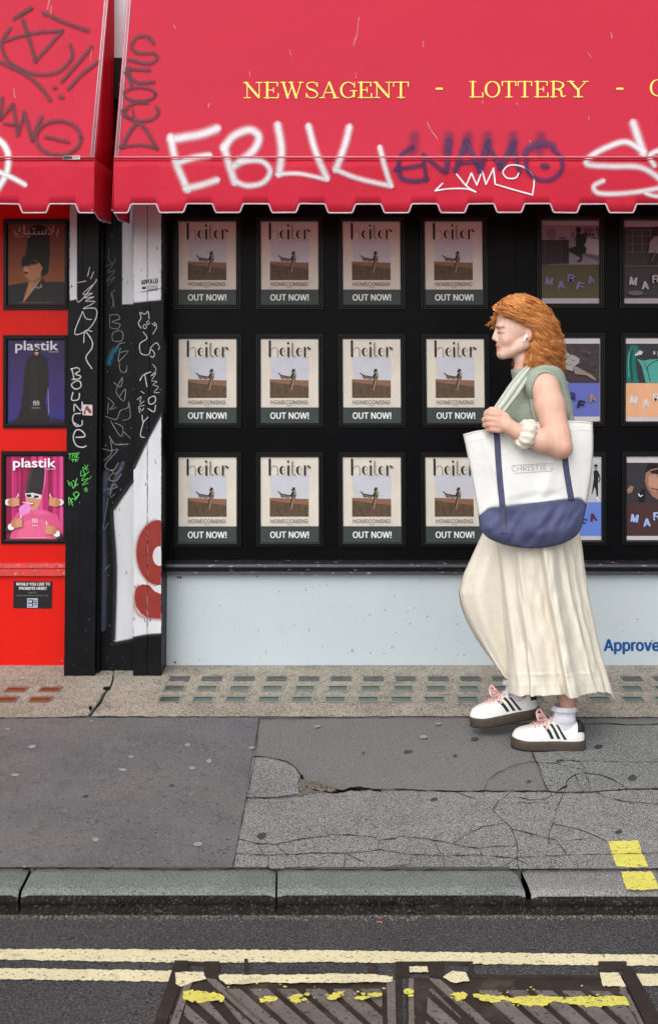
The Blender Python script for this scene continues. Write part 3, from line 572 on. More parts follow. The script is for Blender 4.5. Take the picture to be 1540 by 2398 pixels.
for p_, w_ in [([(1020, 1080), (1020, 1180)], 1.4), ([(1015, 1075), (1090, 1070), (1110, 1110), (1040, 1135), (1115, 1160), (1090, 1200), (1020, 1190)], 1.4), ([(1110, 1215), (1050, 1240), (1050, 1310), (1130, 1310), (1140, 1240), (1100, 1210)], 1.4), ([(1090, 1375), (1110, 1340), (1160, 1330)], 1.4), ([(1120, 1380), (1100, 1500), (1190, 1410), (1120, 1420)], 1.4),
               ([(1105, 1490), (1120, 1590), (1170, 1600), (1180, 1540)], 1.4), ([(1015, 460), (1010, 560), (1060, 590), (1070, 540)], 1.2), ([(985, 620), (1050, 600), (1000, 680), (1070, 660), (990, 760), (1070, 720), (1000, 800)], 1.1), ([(1070, 840), (1035, 880), (1055, 960), (1035, 1010)], 1.2), ([(1060, 1700), (1120, 1740), (1140, 1650), (1080, 1780), (1150, 1870), (1165, 1760), (1110, 1830)], 1.5),
               ([(1000, 1840), (1060, 1900), (1020, 1950), (1080, 1930)], 1.5), ([(980, 2010), (1080, 2040), (1120, 1960), (1190, 1930), (1195, 1870), (1210, 2020), (1140, 2050)], 1.5), ([(1010, 1880), (1000, 1990)], 1.3)]: L_(S3(p_), w_, FR)
b.build('graffiti', m_penf, pi_); b = MB()
for p_, w_ in [([(1000, 0), (1090, 140), (1110, 60), (1040, 20)], 1.5), ([(1120, 100), (1180, 160)], 1.3), ([(990, 140), (1040, 210), (1155, 210)], 2.0), ([(925, 250), (1000, 270), (1065, 265), (950, 400), (1020, 450), (1070, 380)], 1.8), ([(1000, 180), (1010, 290), (940, 360)], 1.6), ([(1010, 440), (1040, 480), (1100, 430)], 1.5), ([(1100, 480), (1050, 540), (985, 530), (1020, 470)], 1.5), ([(940, 625), (1060, 600), (1020, 580), (1000, 690), (1040, 660)], 1.4), ([(980, 700), (950, 870), (935, 980), (985, 925)], 1.2), ([(950, 1340), (995, 1300)], 1.3)]: L_(S4(p_), w_, FR)
b.build('graffiti', m_penf, pi_)
b = MB()
for p_, w_ in [([(620, 300), (720, 290)], 1.5), ([(640, 300), (630, 340)], 1.5), ([(655, 335), (665, 300), (680, 335)], 1.4), ([(690, 300), (690, 335)], 1.4), ([(715, 300), (692, 318), (715, 335)], 1.4), ([(645, 350), (710, 350)], 1.4), ([(665, 345), (660, 370)], 1.4), ([(690, 345), (685, 370)], 1.4), ([(700, 365), (680, 350)], 1.3),
               ]: L_(S4(p_), w_)
b.build('graffiti', m_green, pi_); b = MB()
for p_, w_ in [([(765, 400), (800, 440)], 1.1), ([(800, 395), (770, 440)], 1.1), ([(790, 450), (750, 420), (770, 480), (805, 460)], 1.3), ([(735, 450), (735, 500), (780, 480), (740, 540), (800, 520), (745, 580), (800, 560)], 1.3), ([(830, 500), (810, 525)], 1.1), ([(760, 615), (795, 620), (770, 640), (780, 600), (790, 640)], 1.2),
               ([(615, 540), (640, 590), (620, 560), (650, 560)], 1.5), ([(650, 560), (665, 610), (690, 560), (660, 540)], 1.5), ([(700, 520), (675, 590), (710, 570)], 1.6), ([(660, 765), (640, 710), (690, 700), (665, 660), (700, 640)], 1.8), ([(630, 760), (625, 690), (660, 740)], 1.7), ([(690, 640), (720, 660), (680, 720)], 1.4), ([(720, 655), (690, 700)], 1.3), ([(720, 740), (725, 735)], 1.3)]: L_(S4(p_), w_)
b.build('graffiti', m_green, pi_)
# stickers
def sticker(name, quad, mp, cols, label, draw=None):
    c_ = mp(sum(p[0] for p in quad)/4, sum(p[1] for p in quad)/4, .002); q = MB(); q.prism(mp, quad, 0, .0012, .0022)
    if draw: draw(q, lambda x, y, e=0: mp(x, y, .0026+e))
    o = q.build(name, cols, origin=c_); return tag(o, label, 'sticker')
def d1(q, mp):
    q.heavy2(mp, 'APPOLLO', 330.5, 653.5, 371, 665, 1, 0, INTER, .6, -.13)
    q.text2(mp, 'CONTACT', 333, 667, 371, 672, 2, 0, INTER, 0, -.13)
    for k in range(4): q.ribbon2(mp, [(344, 673+k*3), (370, 669.5+k*3)], 1.0, 1, smooth=False)
    q.rect2(mp, 333, 672, 342, 677, 1); q.ribbon2(mp, [(331, 684), (377, 675)], 1.1, 1, smooth=False)
sticker('sticker', [(330, 685), (376, 679), (374, 651), (328, 656)], FP, [m_pw, flat(20, 18, 20), flat(150, 90, 90)], 'small white trade sticker lettered APPOLLO on the grey top of the pilaster', d1)
def d2(q, mp):
    q.poly2(mp, ell(204, 956, 4, 6, 10, rot=.5), 1, .0002); q.poly2(mp, ell(210, 962, 4, 7, 10, rot=-.5), 1, .0003); q.poly2(mp, ell(199, 966, 3, 5, 10), 1, .0004)
sticker('sticker', [(194, 972), (217, 973), (217, 948), (193, 947)], FP, [flat(205, 175, 175), flat(95, 75, 75)], 'small square pinkish sticker showing shoes on the black pilaster post', d2)
KP = WP(W-.008)
def d3(q, mp):
    q.heavy2(mp, 'WOULD YOU LIKE TO', 38.5, 1364, 118, 1371, 1, 0, INTER, .35); q.heavy2(mp, 'PROMOTE HERE?', 45.5, 1374, 110.5, 1381, 1, 0, INTER, .35)
    q.text2(mp, 'CONTACT', 66, 1385.5, 87.5, 1389.5, 2, 0, INTER, 0); q.text2(mp, 'BOOKINGS@MMSLONDON.CO.UK', 41, 1393, 114, 1396.5, 2, 0, INTER, 0)
    q.rect2(mp, 64.5, 1401, 89, 1422.5, 3, .0001); q.rect2(mp, 66, 1403, 87.5, 1421, 0, .0004)
    for y in (1406, 1414):
        for k in range(3): q.rect2(mp, 67.5+k*3.2, y, 69.5+k*3.2, y+5.5, 3, .0007)
        q.rect2(mp, 67.5, y, 76, y+1.5, 3, .0009)
    for y in (1404, 1408, 1412, 1416, 1419): q.rect2(mp, 78.5, y, 86.5, y+1.6, 3, .0007)
    q.rect2(mp, 78.5, 1412, 80, 1417, 3, .0009); q.rect2(mp, 85, 1416, 86.5, 1420, 3, .0009)
sticker('sticker', [(31.6, 1424), (122, 1425), (123.5, 1362), (33, 1360.5)], KP, [flat(24, 24, 26), flat(220, 215, 215), flat(130, 128, 130), flat(190, 200, 220)], 'black promotion notice with white lettering on the lower red panel', d3)
# ---------------------------------------------------------------- awnings
DF = 4.67; BARY = 370
m_awn = mat('red_awning_cloth', (.82, .036, .082), .6, .22, .03, 1.5, .22, 2.2, bdist=.04, specks=((420, .70, .75, (.75, .25, .28)),), blotch=((2.0, .55, .8, (.78, .032, .074)),), stretch=(1, 1.6, 1.6))
_t = m_awn.node_tree; _tl = _t.nodes.new('ShaderNodeBsdfTranslucent'); _tl.inputs['Color'].default_value = (.75, .09, .11, 1); _mx = _t.nodes.new('ShaderNodeMixShader'); _mx.inputs[0].default_value = .46   # thin cloth lets light through
_t.links.new(_t.nodes['Principled BSDF'].outputs[0], _mx.inputs[1]); _t.links.new(_tl.outputs[0], _mx.inputs[2]); _t.links.new(_mx.outputs[0], _t.nodes['Material Output'].inputs['Surface'])
m_pipe = mat('white_piping', (.48, .43, .46), .5, .4, .1, 30); m_piper = mat('pink_piping', (.62, .16, .19), .5, .4, .1, 30)
m_ylet = mat('yellow_lettering', (.80, .68, .13), .55, .3, .05, 30)
m_wsp = mat('white_spray', (.74, .74, .78), .6, .3, .06, 30, alpha=True); m_gsp = mat('dark_spray', (.10, .022, .035), .6, .3, .2, 25, alpha=True); m_psp = mat('purple_spray', (.065, .018, .085), .6, .3, .25, 20, alpha=True)
m_wpen = mat('white_marker', (.72, .70, .72), .6, .3, .1, 40); m_scuff = mat('scuff', (.66, .30, .30), .7, .2, .3, 60, alpha=True)
barz = P(CX, BARY, DF).z
XR0 = P(268, 370, DF).x; d_ = ray(298, 0); P2 = EYE+d_*(XR0/d_.x)
SLN = Vector((0, -(P2.z-barz), P2.y-DF)).normalized(); SL = Plane((0, DF, barz), SLN)
slz = lambda y: barz+(P2.z-barz)/(P2.y-DF)*(y-DF)
def vd(x, z):
    k = max(0, min(1, (barz-z)/.2)); return k*(.006*math.sin(x*5.3+.6)+.004*math.sin(x*13.1)+.003*math.sin(x*24+1)-.004)
VP_ = WP(DF)
def AW(px, py, e=0.0):
    if py <= BARY: return SL(px, py, e)
    p = VP_(px, py, e); p.y += vd(p.x, p.z); return p
def sst(t): t = max(0, min(1, t)); return t*t*(3-2*t)
def hemy(px, c0, per, low=498.5, high=478):
    a = abs(((px-c0+per/2) % per)-per/2); return low+(high-low)*sst((a-26.5)/11)
def awning(px0, px1, c0, per, label, side_vis):
    x0, x1 = P(px0, 370, DF).x, P(px1, 370, DF).x
    t = empty('awning', ((x0+x1)/2, DF, barz), label, 'awning', 'red canvas awnings over the shop fronts')
    q = MB(); nx = 90; ys = [DF, DF+.06, DF+.14, DF+.24, DF+.34, 5.075]
    q.grid([[(x0+(x1-x0)*i/nx, y, slz(y)) for i in range(nx+1)] for y in ys]); q.build('canopy', m_awn, t, smooth=True)
    for xx, nm in ((x0, -1), (x1, 1)):
        q = MB(); rows = []
        for i in range(9):
            y = DF+(5.075-DF)*i/8; n_ = 8
            rows.append([(xx+.012*math.sin(i*1.1)*math.sin(math.pi*k/n_)*(.6), y, barz+(slz(y)-barz)*k/n_) for k in range(n_+1)])
        q.grid(rows); q.build('side_panel', m_awn, t, smooth=True, solid=.003)
        q = MB(); rows = []; hp = []
        for i in range(41):
            u = i/40; y = DF+.38*u; z0 = P(CX, 498, DF).z; ph = abs(((u*1.9+.5) % 1)-.5)*2
            zz = z0+.012-.034*sst(u*4)+.018*sst((u-.45)*4)
            dx = .010*math.sin(u*7+xx)
            rows.append([(xx+dx*k/4, y, barz+(zz-barz)*k/4) for k in range(5)]); hp.append((xx+dx, y, zz))
        q.grid(rows); q.build('side_valance', m_awn, t, smooth=True, solid=.003)
        q = MB(); q.tube(hp, .0032, 6); q.build('piping', m_pipe, t, smooth=True)
    q = MB(); n = int((px1-px0)/2.2); rows = [[] for _ in range(6)]; hp = []
    for i in range(n+1):
        px = px0+(px1-px0)*i/n; hy = hemy(px, c0, per); xx = P(px, 370, DF).x; zh = P(px, hy, DF).z
        for k in range(6):
            z = barz+(zh-barz)*k/5; rows[k].append((xx, DF+vd(xx, z), z))
        hp.append((xx, DF+vd(xx, zh)-.002, zh))
    q.grid(rows); q.build('valance', m_awn, t, smooth=True, solid=.003)
    q = MB(); q.tube(hp, .0036, 6); q.build('piping', m_pipe, t, smooth=True)
    q = MB(); q.tube([(x0, DF-.003, barz+.003), (x1, DF-.003, barz+.003)], .0045, 8); q.tube([(x0, DF-.0015, barz-.008), (x1, DF-.0015, barz-.008)], .0045, 8, 1); q.build('bar_seam', [m_piper, m_awn], t, smooth=True)  # pink upper tube carries the bar's pale highlight line in its colour
    q = MB(); s_ = 1 if x0 < 0 and side_vis == 'l' else -1; xe = x0+.004 if side_vis == 'l' else x1-.004
    for dx, r_, mi in ((0, .0028, 0), (s_*.012, .0028, 0), (s_*.006, .003, 1)):
        q.tube([(xe+dx, DF-.002, barz), (xe+dx, 5.06, slz(5.062)+.003)], r_, 6, mi)
    q.build('seam', [m_pipe, m_piper], t, smooth=True)
    return t
aw_r = awning(268, 2080, 403.5, 131, 'long red awning lettered NEWSAGENT and LOTTERY, sprayed with white graffiti', 'l')
aw_l = awning(-420, 222, 215, 132, 'red awning over the red shop, sprayed with dark looping graffiti', 'r')
# lettering
def slab(q, ch, x0, x1, y0, y1):
    w_, h = x1-x0, y1-y0; T, t_ = 5.0, 1.9
    pt = lambda x, y: (x0+w_*x, y0+h*y)
    def ln(a, c, wd): q.ribbon2(AW, [pt(*a), pt(*c)], wd, 0, False, .003, False, step=50); q.e -= .00015
    def arc(pts, wd): q.ribbon2(AW, [pt(*p) for p in pts], wd, 0, False, .003, True, step=4); q.e -= .00015
    def sf_(x, y, hw): ln((x-hw, y), (x+hw, y), t_)
    tp, bt = .03, .97
    if ch == 'N': ln((.2, tp), (.2, bt), t_); ln((.84, tp), (.84, bt), t_); ln((.14, .04), (.82, .94), T); sf_(.13, tp, .12); sf_(.2, bt, .17); sf_(.84, tp, .16)
    if ch in 'EL':
        ln((.24, tp), (.24, bt), T); ln((.03, bt), (.95, bt), t_); ln((.95, .72), (.95, bt), t_+.6)
        if ch == 'E': ln((.03, tp), (.9, tp), t_); ln((.9, tp), (.9, .26), t_+.6); ln((.24, .5), (.65, .5), t_); ln((.65, .36), (.65, .64), t_)
        else: sf_(.24, tp, .22)
    if ch == 'T': ln((.5, tp), (.5, bt), T); ln((.04, tp), (.96, tp), t_); ln((.05, tp), (.05, .28), t_+.4); ln((.95, tp), (.95, .28), t_+.4); sf_(.5, bt, .22)
    if ch == 'W': ln((.13, tp), (.32, .96), T); ln((.32, .96), (.5, .2), t_); ln((.46, tp), (.68, .96), T); ln((.68, .96), (.88, tp), t_); sf_(.12, tp, .11); sf_(.46, tp, .1); sf_(.88, tp, .1)
    if ch == 'A': ln((.5, tp), (.82, bt), T); ln((.48, tp), (.16, bt), t_); ln((.28, .66), (.7, .66), t_); sf_(.14, bt, .13); sf_(.84, bt, .15)
    if ch == 'S': arc([(.88, .26), (.72, .06), (.45, .02), (.16, .1), (.12, .28), (.3, .43), (.7, .55), (.9, .74), (.8, .92), (.5, .98), (.22, .93), (.08, .72)], lambda u: t_+(T-t_-.5)*math.exp(-((u-.5)/.13)**2)); ln((.9, .05), (.9, .3), t_); ln((.07, .7), (.07, .96), t_)
    if ch in 'OCG':
        a0, a1 = (0, 360) if ch == 'O' else (40, 322)
        pts = [(.5+.44*math.cos(R(a)), .5-.48*math.sin(R(a))) for a in np.linspace(a0, a1, 30)]
        angs = np.linspace(a0, a1, 30); q.ribbon2(AW, [pt(*p) for p in pts], lambda u: t_+(T-t_)*abs(math.cos(R(a0+(a1-a0)*u)))**1.6*(1 if (ch == 'O' or 90 < a0+(a1-a0)*u < 270) else .1), 0, False, .003, False, step=4); q.e -= .00015
        if ch != 'O': ln((.88, .04), (.88, .34), t_)
        if ch == 'G': ln((.85, .55), (.85, .9), T-1); sf_(.82, .55, .2)
        if ch == 'C': pass
    if ch == 'R': ln((.22, tp), (.22, bt), T); arc([(.05, tp), (.5, tp), (.78, .14), (.8, .32), (.62, .47), (.25, .5)], lambda u: t_+(T-t_)*math.exp(-((u-.55)/.2)**2)); arc([(.5, .5), (.68, .62), (.72, .85), (.82, .97), (.97, .9)], lambda u: T*.9 if u < .7 else t_); sf_(.22, bt, .2); sf_(.13, tp, .1)
    if ch == 'Y': ln((.14, tp), (.5, .56), T); ln((.86, tp), (.52, .54), t_); ln((.51, .5), (.51, bt), T); sf_(.15, tp, .15); sf_(.85, tp, .13); sf_(.51, bt, .2)
q = MB()
for ch, a, c in [('N', 570, 614), ('E', 617, 653), ('W', 656, 711), ('S', 715, 746), ('A', 748, 793), ('G', 796, 834), ('E', 837, 871), ('N', 873, 917), ('T', 919, 957)]: slab(q, ch, a, c, 193, 231)
q.build('lettering', m_ylet, aw_r); q = MB()
for ch, a, c in [('L', 1098, 1131), ('O', 1134, 1170), ('T', 1173, 1208), ('T', 1210, 1245), ('E', 1249, 1283), ('R', 1286, 1324), ('Y', 1327, 1377)]: slab(q, ch, a, c, 191, 229)
q.build('lettering', m_ylet, aw_r); q = MB()
slab(q, 'C', 1520, 1556, 187, 226); q.build('lettering', m_ylet, aw_r)
for a, c in [(1021, 1034), (1443, 1456)]: q = MB(); q.ribbon2(AW, [(a, 208.5), (c, 208.5)], 4.5, 0, False, .003, False); q.build('lettering', m_ylet, aw_r)
# spray on the awnings
def strokes(parent, name, m, org, lst, soft=True, op=1.0, e=.0045):
    q = MB()
    for pts, wd in lst: q.ribbon2(AW, [(org+x*.5, y*.5) for x, y in pts], wd*.5, 0, soft, e, True, step=5, op=op)
    return q.build(name, m, parent)
G = 55
strokes(aw_r, 'graffiti', m_wsp, 0, [([(1015, 605), (940, 632), (805, 655)], G), ([(800, 645), (825, 760), (880, 890)], G-8), ([(875, 885), (945, 868), (1015, 845)], G-10), ([(835, 765), (905, 742), (980, 730)], G-14),
  ([(1050, 690), (1075, 780), (1100, 855)], G-8), ([(1050, 695), (1095, 640), (1170, 612), (1212, 645), (1185, 710), (1095, 780)], G-4), ([(1120, 760), (1220, 755), (1265, 800), (1235, 855), (1160, 872), (1100, 850)], G-18),
  ([(1300, 590), (1318, 700), (1308, 815)], G-6), ([(1300, 818), (1400, 815), (1530, 842)], G-26), ([(1445, 595), (1478, 715), (1530, 835)], G-12), ([(1635, 600), (1612, 690), (1572, 795)], G-10), ([(1570, 795), (1680, 838), (1830, 872)], G-22), ([(1828, 868), (1798, 775), (1778, 695)], G-20)], op=.76)
strokes(aw_r, 'graffiti', m_wsp, 0, [([(2962, 580), (2985, 650), (3008, 720)], G-4), ([(3010, 712), (2930, 668), (2850, 688), (2770, 730), (2745, 770), (2860, 780), (3000, 786), (3100, 850), (3150, 900)], G-16), ([(2820, 848), (2778, 872), (2800, 905), (2900, 908), (3010, 895), (3090, 880)], G-22), ([(3100, 700), (3040, 730), (3060, 775)], G-20), ([(3020, 905), (3080, 920), (3200, 900)], G-26)], op=.76)
pp = 1540
strokes(aw_r, 'graffiti', m_psp, 0, [([(pp+390, 690), (pp+330, 740), (pp+335, 830), (pp+400, 850), (pp+455, 840)], 34), ([(pp+310, 795), (pp+430, 775)], 30), ([(pp+440, 725), (pp+455, 845)], 28), ([(pp+450, 735), (pp+540, 808)], 30), ([(pp+560, 660), (pp+550, 800)], 40),
  ([(pp+590, 800), (pp+640, 665)], 40), ([(pp+640, 660), (pp+705, 800)], 36), ([(pp+600, 768), (pp+690, 760)], 24), ([(pp+705, 800), (pp+745, 665)], 42), ([(pp+740, 680), (pp+800, 785)], 34), ([(pp+800, 785), (pp+865, 670)], 42), ([(pp+860, 690), (pp+890, 805)], 32), (ell(pp+1005, 770, 85, 76, 22, -60, 200), 30), (ell(pp+1000, 745, 90, 70, 14, 200, 300), 46), ([(pp+1000, 778), (pp+1016, 780)], 40)], op=.85)
strokes(aw_r, 'graffiti', m_psp, 0, [([(pp+a, 640), (pp+a-8, 710)], 70) for a in (400, 560, 650, 740, 860, 990)], op=.42)
strokes(aw_r, 'graffiti', m_wpen, pp*.5, [([(530, 860), (495, 895)], 7), ([(495, 895), (560, 885), (640, 885), (685, 900)], 7), ([(685, 900), (640, 870), (595, 815)], 7), ([(595, 815), (640, 870)], 7), ([(640, 870), (665, 812)], 7), ([(665, 812), (690, 868)], 7), ([(690, 868), (715, 800)], 7), ([(715, 800), (732, 865)], 7), ([(732, 865), (768, 790)], 7), ([(768, 790), (775, 865)], 7), ([(775, 865), (860, 890), (948, 915)], 7), ([(948, 915), (955, 835), (910, 785), (845, 775), (812, 805), (830, 835), (870, 835), (885, 812)], 7)], False)
strokes(aw_r, 'graffiti', m_gsp, 0, [([(720, 205), (690, 172), (640, 178), (617, 220), (645, 250), (720, 252), (735, 278), (690, 300), (605, 282)], 24), ([(595, 325), (700, 330)], 24), ([(600, 320), (615, 400)], 26), ([(720, 385), (645, 388), (590, 345)], 24), (ell(655, 443, 72, 32, 16), 20), (ell(664, 525, 78, 44, 18, -30, 290), 22), ([(620, 512), (624, 552), (582, 548), (574, 520), (600, 510)], 16), ([(570, 690), (650, 578), (735, 698)], 26), ([(735, 695), (650, 680), (565, 692)], 20)], op=.88)
strokes(aw_l, 'graffiti', m_gsp, 0, [([(50, 135), (10, 205), (40, 285), (120, 335), (200, 352), (280, 335), (338, 270), (330, 212)], 24), ([(108, 95), (140, 190), (168, 290)], 26), ([(165, 288), (225, 225), (292, 148)], 24), ([(292, 145), (140, 160), (20, 195)], 22), ([(68, 88), (145, 42)], 26), ([(150, 38), (100, 70)], 22), ([(205, 62), (300, 105), (412, 145)], 26), ([(430, 222), (360, 305), (292, 382)], 24), ([(458, 292), (385, 350), (322, 418)], 24), ([(0, 290), (130, 355), (200, 420), (235, 470)], 26), ([(252, 413), (262, 413)], 24), ([(284, 456), (294, 456)], 28),
  ([(12, 460), (0, 560)], 24), ([(0, 560), (62, 492)], 24), ([(62, 492), (85, 632)], 24), ([(20, 580), (90, 590)], 18), ([(85, 632), (115, 530)], 22), ([(115, 530), (152, 655)], 26), ([(152, 655), (195, 550)], 28), (ell(275, 648, 105, 80, 24), 24), ([(215, 642), (320, 666)], 22)], op=.88)
strokes(aw_l, 'graffiti', m_wsp, 0, [([(-30, 640), (20, 680), (42, 740), (30, 820), (-20, 910)], 40), ([(-20, 800), (50, 828), (118, 865)], 34)])
q = MB(); r_ = random.Random(9)
for x, y, L, a in [(838, 62, 40, 95), (832, 95, 26, 110), (1010, 305, 40, 60), (1015, 315, 30, 55), (1244, 340, 22, 60), (991, 105, 14, 90), (1430, 85, 12, 80), (1378, 130, 14, 60), (1378, 278, 8, 90), (115, 10, 26, 100), (120, 30, 30, 95), (35, 220, 20, 80), (215, 130, 24, 95), (60, 60, 16, 60), (680, 125, 14, 80), (586, 175, 14, 85), (410, 64, 8, 60), (490, 248, 7, 100), (832, 178, 12, 85), (1129, 240, 5, 90), (1210, 244, 5, 90)]:
    dx, dy = math.cos(R(a))*L/2, math.sin(R(a))*L/2
    q = MB()
    if not 225 < x < 300: q.ribbon2(AW, [(x-dx, y-dy), (x+r_.uniform(-2, 2), y), (x+dx, y+dy)], r_.uniform(2.5, 5.5), 0, True, .0036, op=.5); q.build('scuff', m_scuff, aw_l if x < 225 else aw_r)
q = MB(); q.prism(lambda x, y, e: WP(DF-.008)(x, y, e), [(148, 374), (188, 373.5), (188, 364), (149, 365)], 0, 0, .001); q.poly2(WP(DF-.0096), [(149, 373.5), (170, 372), (169, 366), (149, 365.5)], 1); q.text2(WP(DF-.0098), 'CO', 172, 366.5, 184, 370, 1, 0, INTER, 0.0)
q.build('maker_label', [m_pipe, m_stain], aw_l)
# ---------------------------------------------------------------- framed posters
class PB(MB):
    def __init__(s): super().__init__(); s.mats = []
    def c(s, r, g, b_, rough=.5, var=.06, k=1.0):
        m = flat(r, g, b_, rough, var, k)
        if m not in s.mats: s.mats.append(m)
        return s.mats.index(m)
    def cm(s, m):
        if m not in s.mats: s.mats.append(m)
        return s.mats.index(m)
YS = W-.005; MP = WP(YS)
def frame_mesh(t, x0, y0, x1, y1):
    q = MB(); lv = [(-.5, .0005), (0, .007), (3, .012), (5, .012), (7.5, .0055), (10, .0055), (11, .001), (11.2, -.0045)]
    rows = []
    for ex, dp in lv: rows.append([MP(x0-ex, y1+ex, dp), MP(x1+ex, y1+ex, dp), MP(x1+ex, y0-ex, dp), MP(x0-ex, y0-ex, dp)])
    q.grid(rows, 0, closed=True, flip=True); q.build('frame', m_blackf, t)
def lay():                                           # every new print layer sits a hair above the last
    lay.k += 1; return lay.k*.00012
lay.k = 0
def poster(rect, label, group, draw, cat='poster'):
    x0, y0, x1, y1 = rect; t = empty('framed_poster', MP((x0+x1)/2, (y0+y1)/2), label, cat, group)
    frame_mesh(t, x0, y0, x1, y1); q = PB(); lay.k = 0; draw(q, x0, y0, x1, y1); q.build('sheet', q.mats, t); return t
def gls(x, y): return (371.6+.4882*x, 950.6+.4882*y)
m_field = mat('printed_field', (.095, .058, .034), .55, .3, .3, 60, specks=((160, .6, .68, (.14, .085, .06)),), blotch=((34, .5, .62, (.055, .042, .02)),))
def heiter(q, x0, y0, x1, y1):
    G2 = lambda pts: [gls(*p) for p in pts]
    def pl(pts, c): q.poly2(MP, G2(pts), c, lay())
    def rb(pts, w_, c, sm=True): q.ribbon2(MP, G2(pts), (lambda t: w_(t)*.4882) if callable(w_) else w_*.4882, c, False, lay(), sm, step=3)
    ink = q.c(14, 13, 14); thin = q.c(120, 118, 118); grey = q.c(168, 165, 160)
    pl([(95, 578), (374, 578), (374, 245), (95, 245)], q.c(204, 197, 186))
    pl([(137, 446), (329, 446), (329, 332), (137, 332)], q.c(205, 194, 172)); pl([(150, 450), (327, 450), (327, 333), (139, 333)], q.c(184, 186, 196))
    pl([(139, 532), (326, 532), (326, 447), (250, 445), (139, 441)], q.cm(m_field)); pl([(139, 452), (190, 462), (326, 476), (326, 447), (250, 445), (139, 441)], q.c(128, 92, 72))
    # figure in a wide hat holding out a cloth
    drk = q.c(38, 28, 24); tan = q.c(98, 78, 62)
    pl([(240, 405), (255, 410), (266, 404), (260, 400), (262, 392), (248, 391), (247, 399)], drk); pl([(245, 440), (238, 470), (231, 495), (246, 498), (256, 462), (266, 430), (266, 412), (250, 408)], tan)
    rb([(247, 412), (245, 440), (236, 485)], 4, drk); rb([(256, 440), (248, 470), (244, 492)], 2, q.c(180, 165, 140)); pl([(176, 411), (182, 410), (196, 421), (238, 428), (248, 410), (254, 414), (246, 436), (236, 437), (194, 427)], drk)
    pl([(188, 424), (192, 437), (200, 441), (212, 438), (226, 443), (238, 440), (242, 434), (196, 425)], q.c(118, 96, 76)); rb([(200, 428), (204, 440)], 1.4, drk); rb([(216, 430), (220, 442)], 1.4, drk); rb([(232, 494), (240, 500), (252, 497)], 3, tan); rb([(258, 405), (262, 425)], 6, q.c(150, 140, 125))
    # masthead: high contrast letters
    rb([(140, 257), (140, 330)], 10, ink, False); rb([(147, 300), (156, 289), (168, 288), (176, 297), (177, 330)], lambda t: 2+1.5*t, thin); rb([(172, 330), (182, 330)], 1.5, thin, False)
    for ex in (203, 282):
        rb([(ex, 288), (ex-9, 297), (ex-11, 309), (ex-8, 321), (ex+1, 329)], lambda t: 2+8*math.sin(math.pi*t)**.8, ink); rb([(ex, 288), (ex+9, 296), (ex+10, 308)], 1.8, thin); rb([(ex-8, 308), (ex+10, 308)], 1.6, thin, False); rb([(ex+1, 329), (ex+9, 325), (ex+12, 318)], 1.8, thin)
    rb([(229, 288), (229, 330)], 9, ink, False); q.poly2(MP, [gls(*p) for p in ell(228, 266, 5.5, 5.5, 12)], ink, lay())
    rb([(249, 264), (249, 322), (254, 329), (262, 327)], 4, thin); rb([(246, 268), (246, 326)], 1.5, ink, False); rb([(243, 289), (260, 289)], 1.5, thin, False); rb([(308, 288), (308, 330)], 8.5, ink, False); rb([(313, 298), (318, 290), (324, 289)], 2, thin); pl([(318, 284), (326, 284), (332, 292), (338, 288), (334, 298), (326, 297)], ink)
    q.text2(MP, 'HOMECOMING', gls(143, 0)[0], gls(0, 542)[1], gls(321, 0)[0], gls(0, 561)[1], q.c(60, 56, 54), lay()); rb([(221, 567), (243, 567)], 2.2, q.c(120, 115, 110), False)
    pl([(95, 653), (374, 653), (374, 579), (95, 579)], q.c(52, 62, 60)); q.heavy2(MP, 'OUT NOW!', gls(141, 0)[0], gls(0, 601)[1], gls(327, 0)[0], gls(0, 633)[1], q.c(222, 224, 224), lay(), INTER, .55)
colc = [[486, 678, 869.6, 1061.7], [486.3, 678, 870, 1065.6], [486, 678, 870.5, 1063.5]]; rowc = [616.2, 891.8, 1169.5]
rown = ['top row under the awning', 'middle row', 'bottom row above the sill']; coln = ['nearest the pilaster', 'second from the pilaster', 'third from the pilaster', 'fourth from the pilaster, beside the woman']
coln0 = coln[:3]+['fourth from the pilaster']
x0, y0 = gls(95, 245); x1, y1 = gls(374, 653); GH = 'cream magazine posters in black frames'
h0 = None
for r_ in (2, 1, 0):
    for c_ in range(4):
        lb = 'cream OUT NOW poster, %s, %s' % (rown[r_], (coln if r_ else coln0)[c_])
        if h0 is None: h0 = poster((x0, y0, x1, y1), lb, GH, heiter); hc = MP((x0+x1)/2, (y0+y1)/2)
        else: copy_tree(h0, MP(colc[r_][c_], rowc[r_]), lb)
# posters with scattered letters
def marfa(base, text_c, lets, pic, kx=.3266, ox=1037, oy=484, pb=415, bt=657, margin=(188, 182, 184), dx=703, full=None):
    def draw(q, x0, y0, x1, y1):
        S = lambda pts: [(ox+kx*x, oy+kx*y) for x, y in pts]
        q.pl = lambda pts, c: q.poly2(MP, S(pts), c, lay())
        q.rb = lambda pts, w_, c, sm=True: q.ribbon2(MP, S(pts), w_*kx, c, False, lay(), sm, step=3)
        L_, R_ = dx, dx+414; q.L = L_
        q.rect2(MP, x0, y0, x1, y1, q.c(*margin), lay())
        t_ = pb-283
        q.pl([(L_, bt), (R_, bt), (R_, t_), (L_, t_)], q.c(*base)); pic(q, L_, t_, R_, pb)
        for i, (ch, x, y, a) in enumerate(lets):
            cc = text_c[i] if isinstance(text_c, list) else text_c; p = S([(x-27, y-29), (x+27, y+29)])
            q.heavy2(MP, ch, p[0][0], p[0][1], p[1][0], p[1][1], q.c(*cc), lay(), INTER, 1.5, R(a))
    return draw
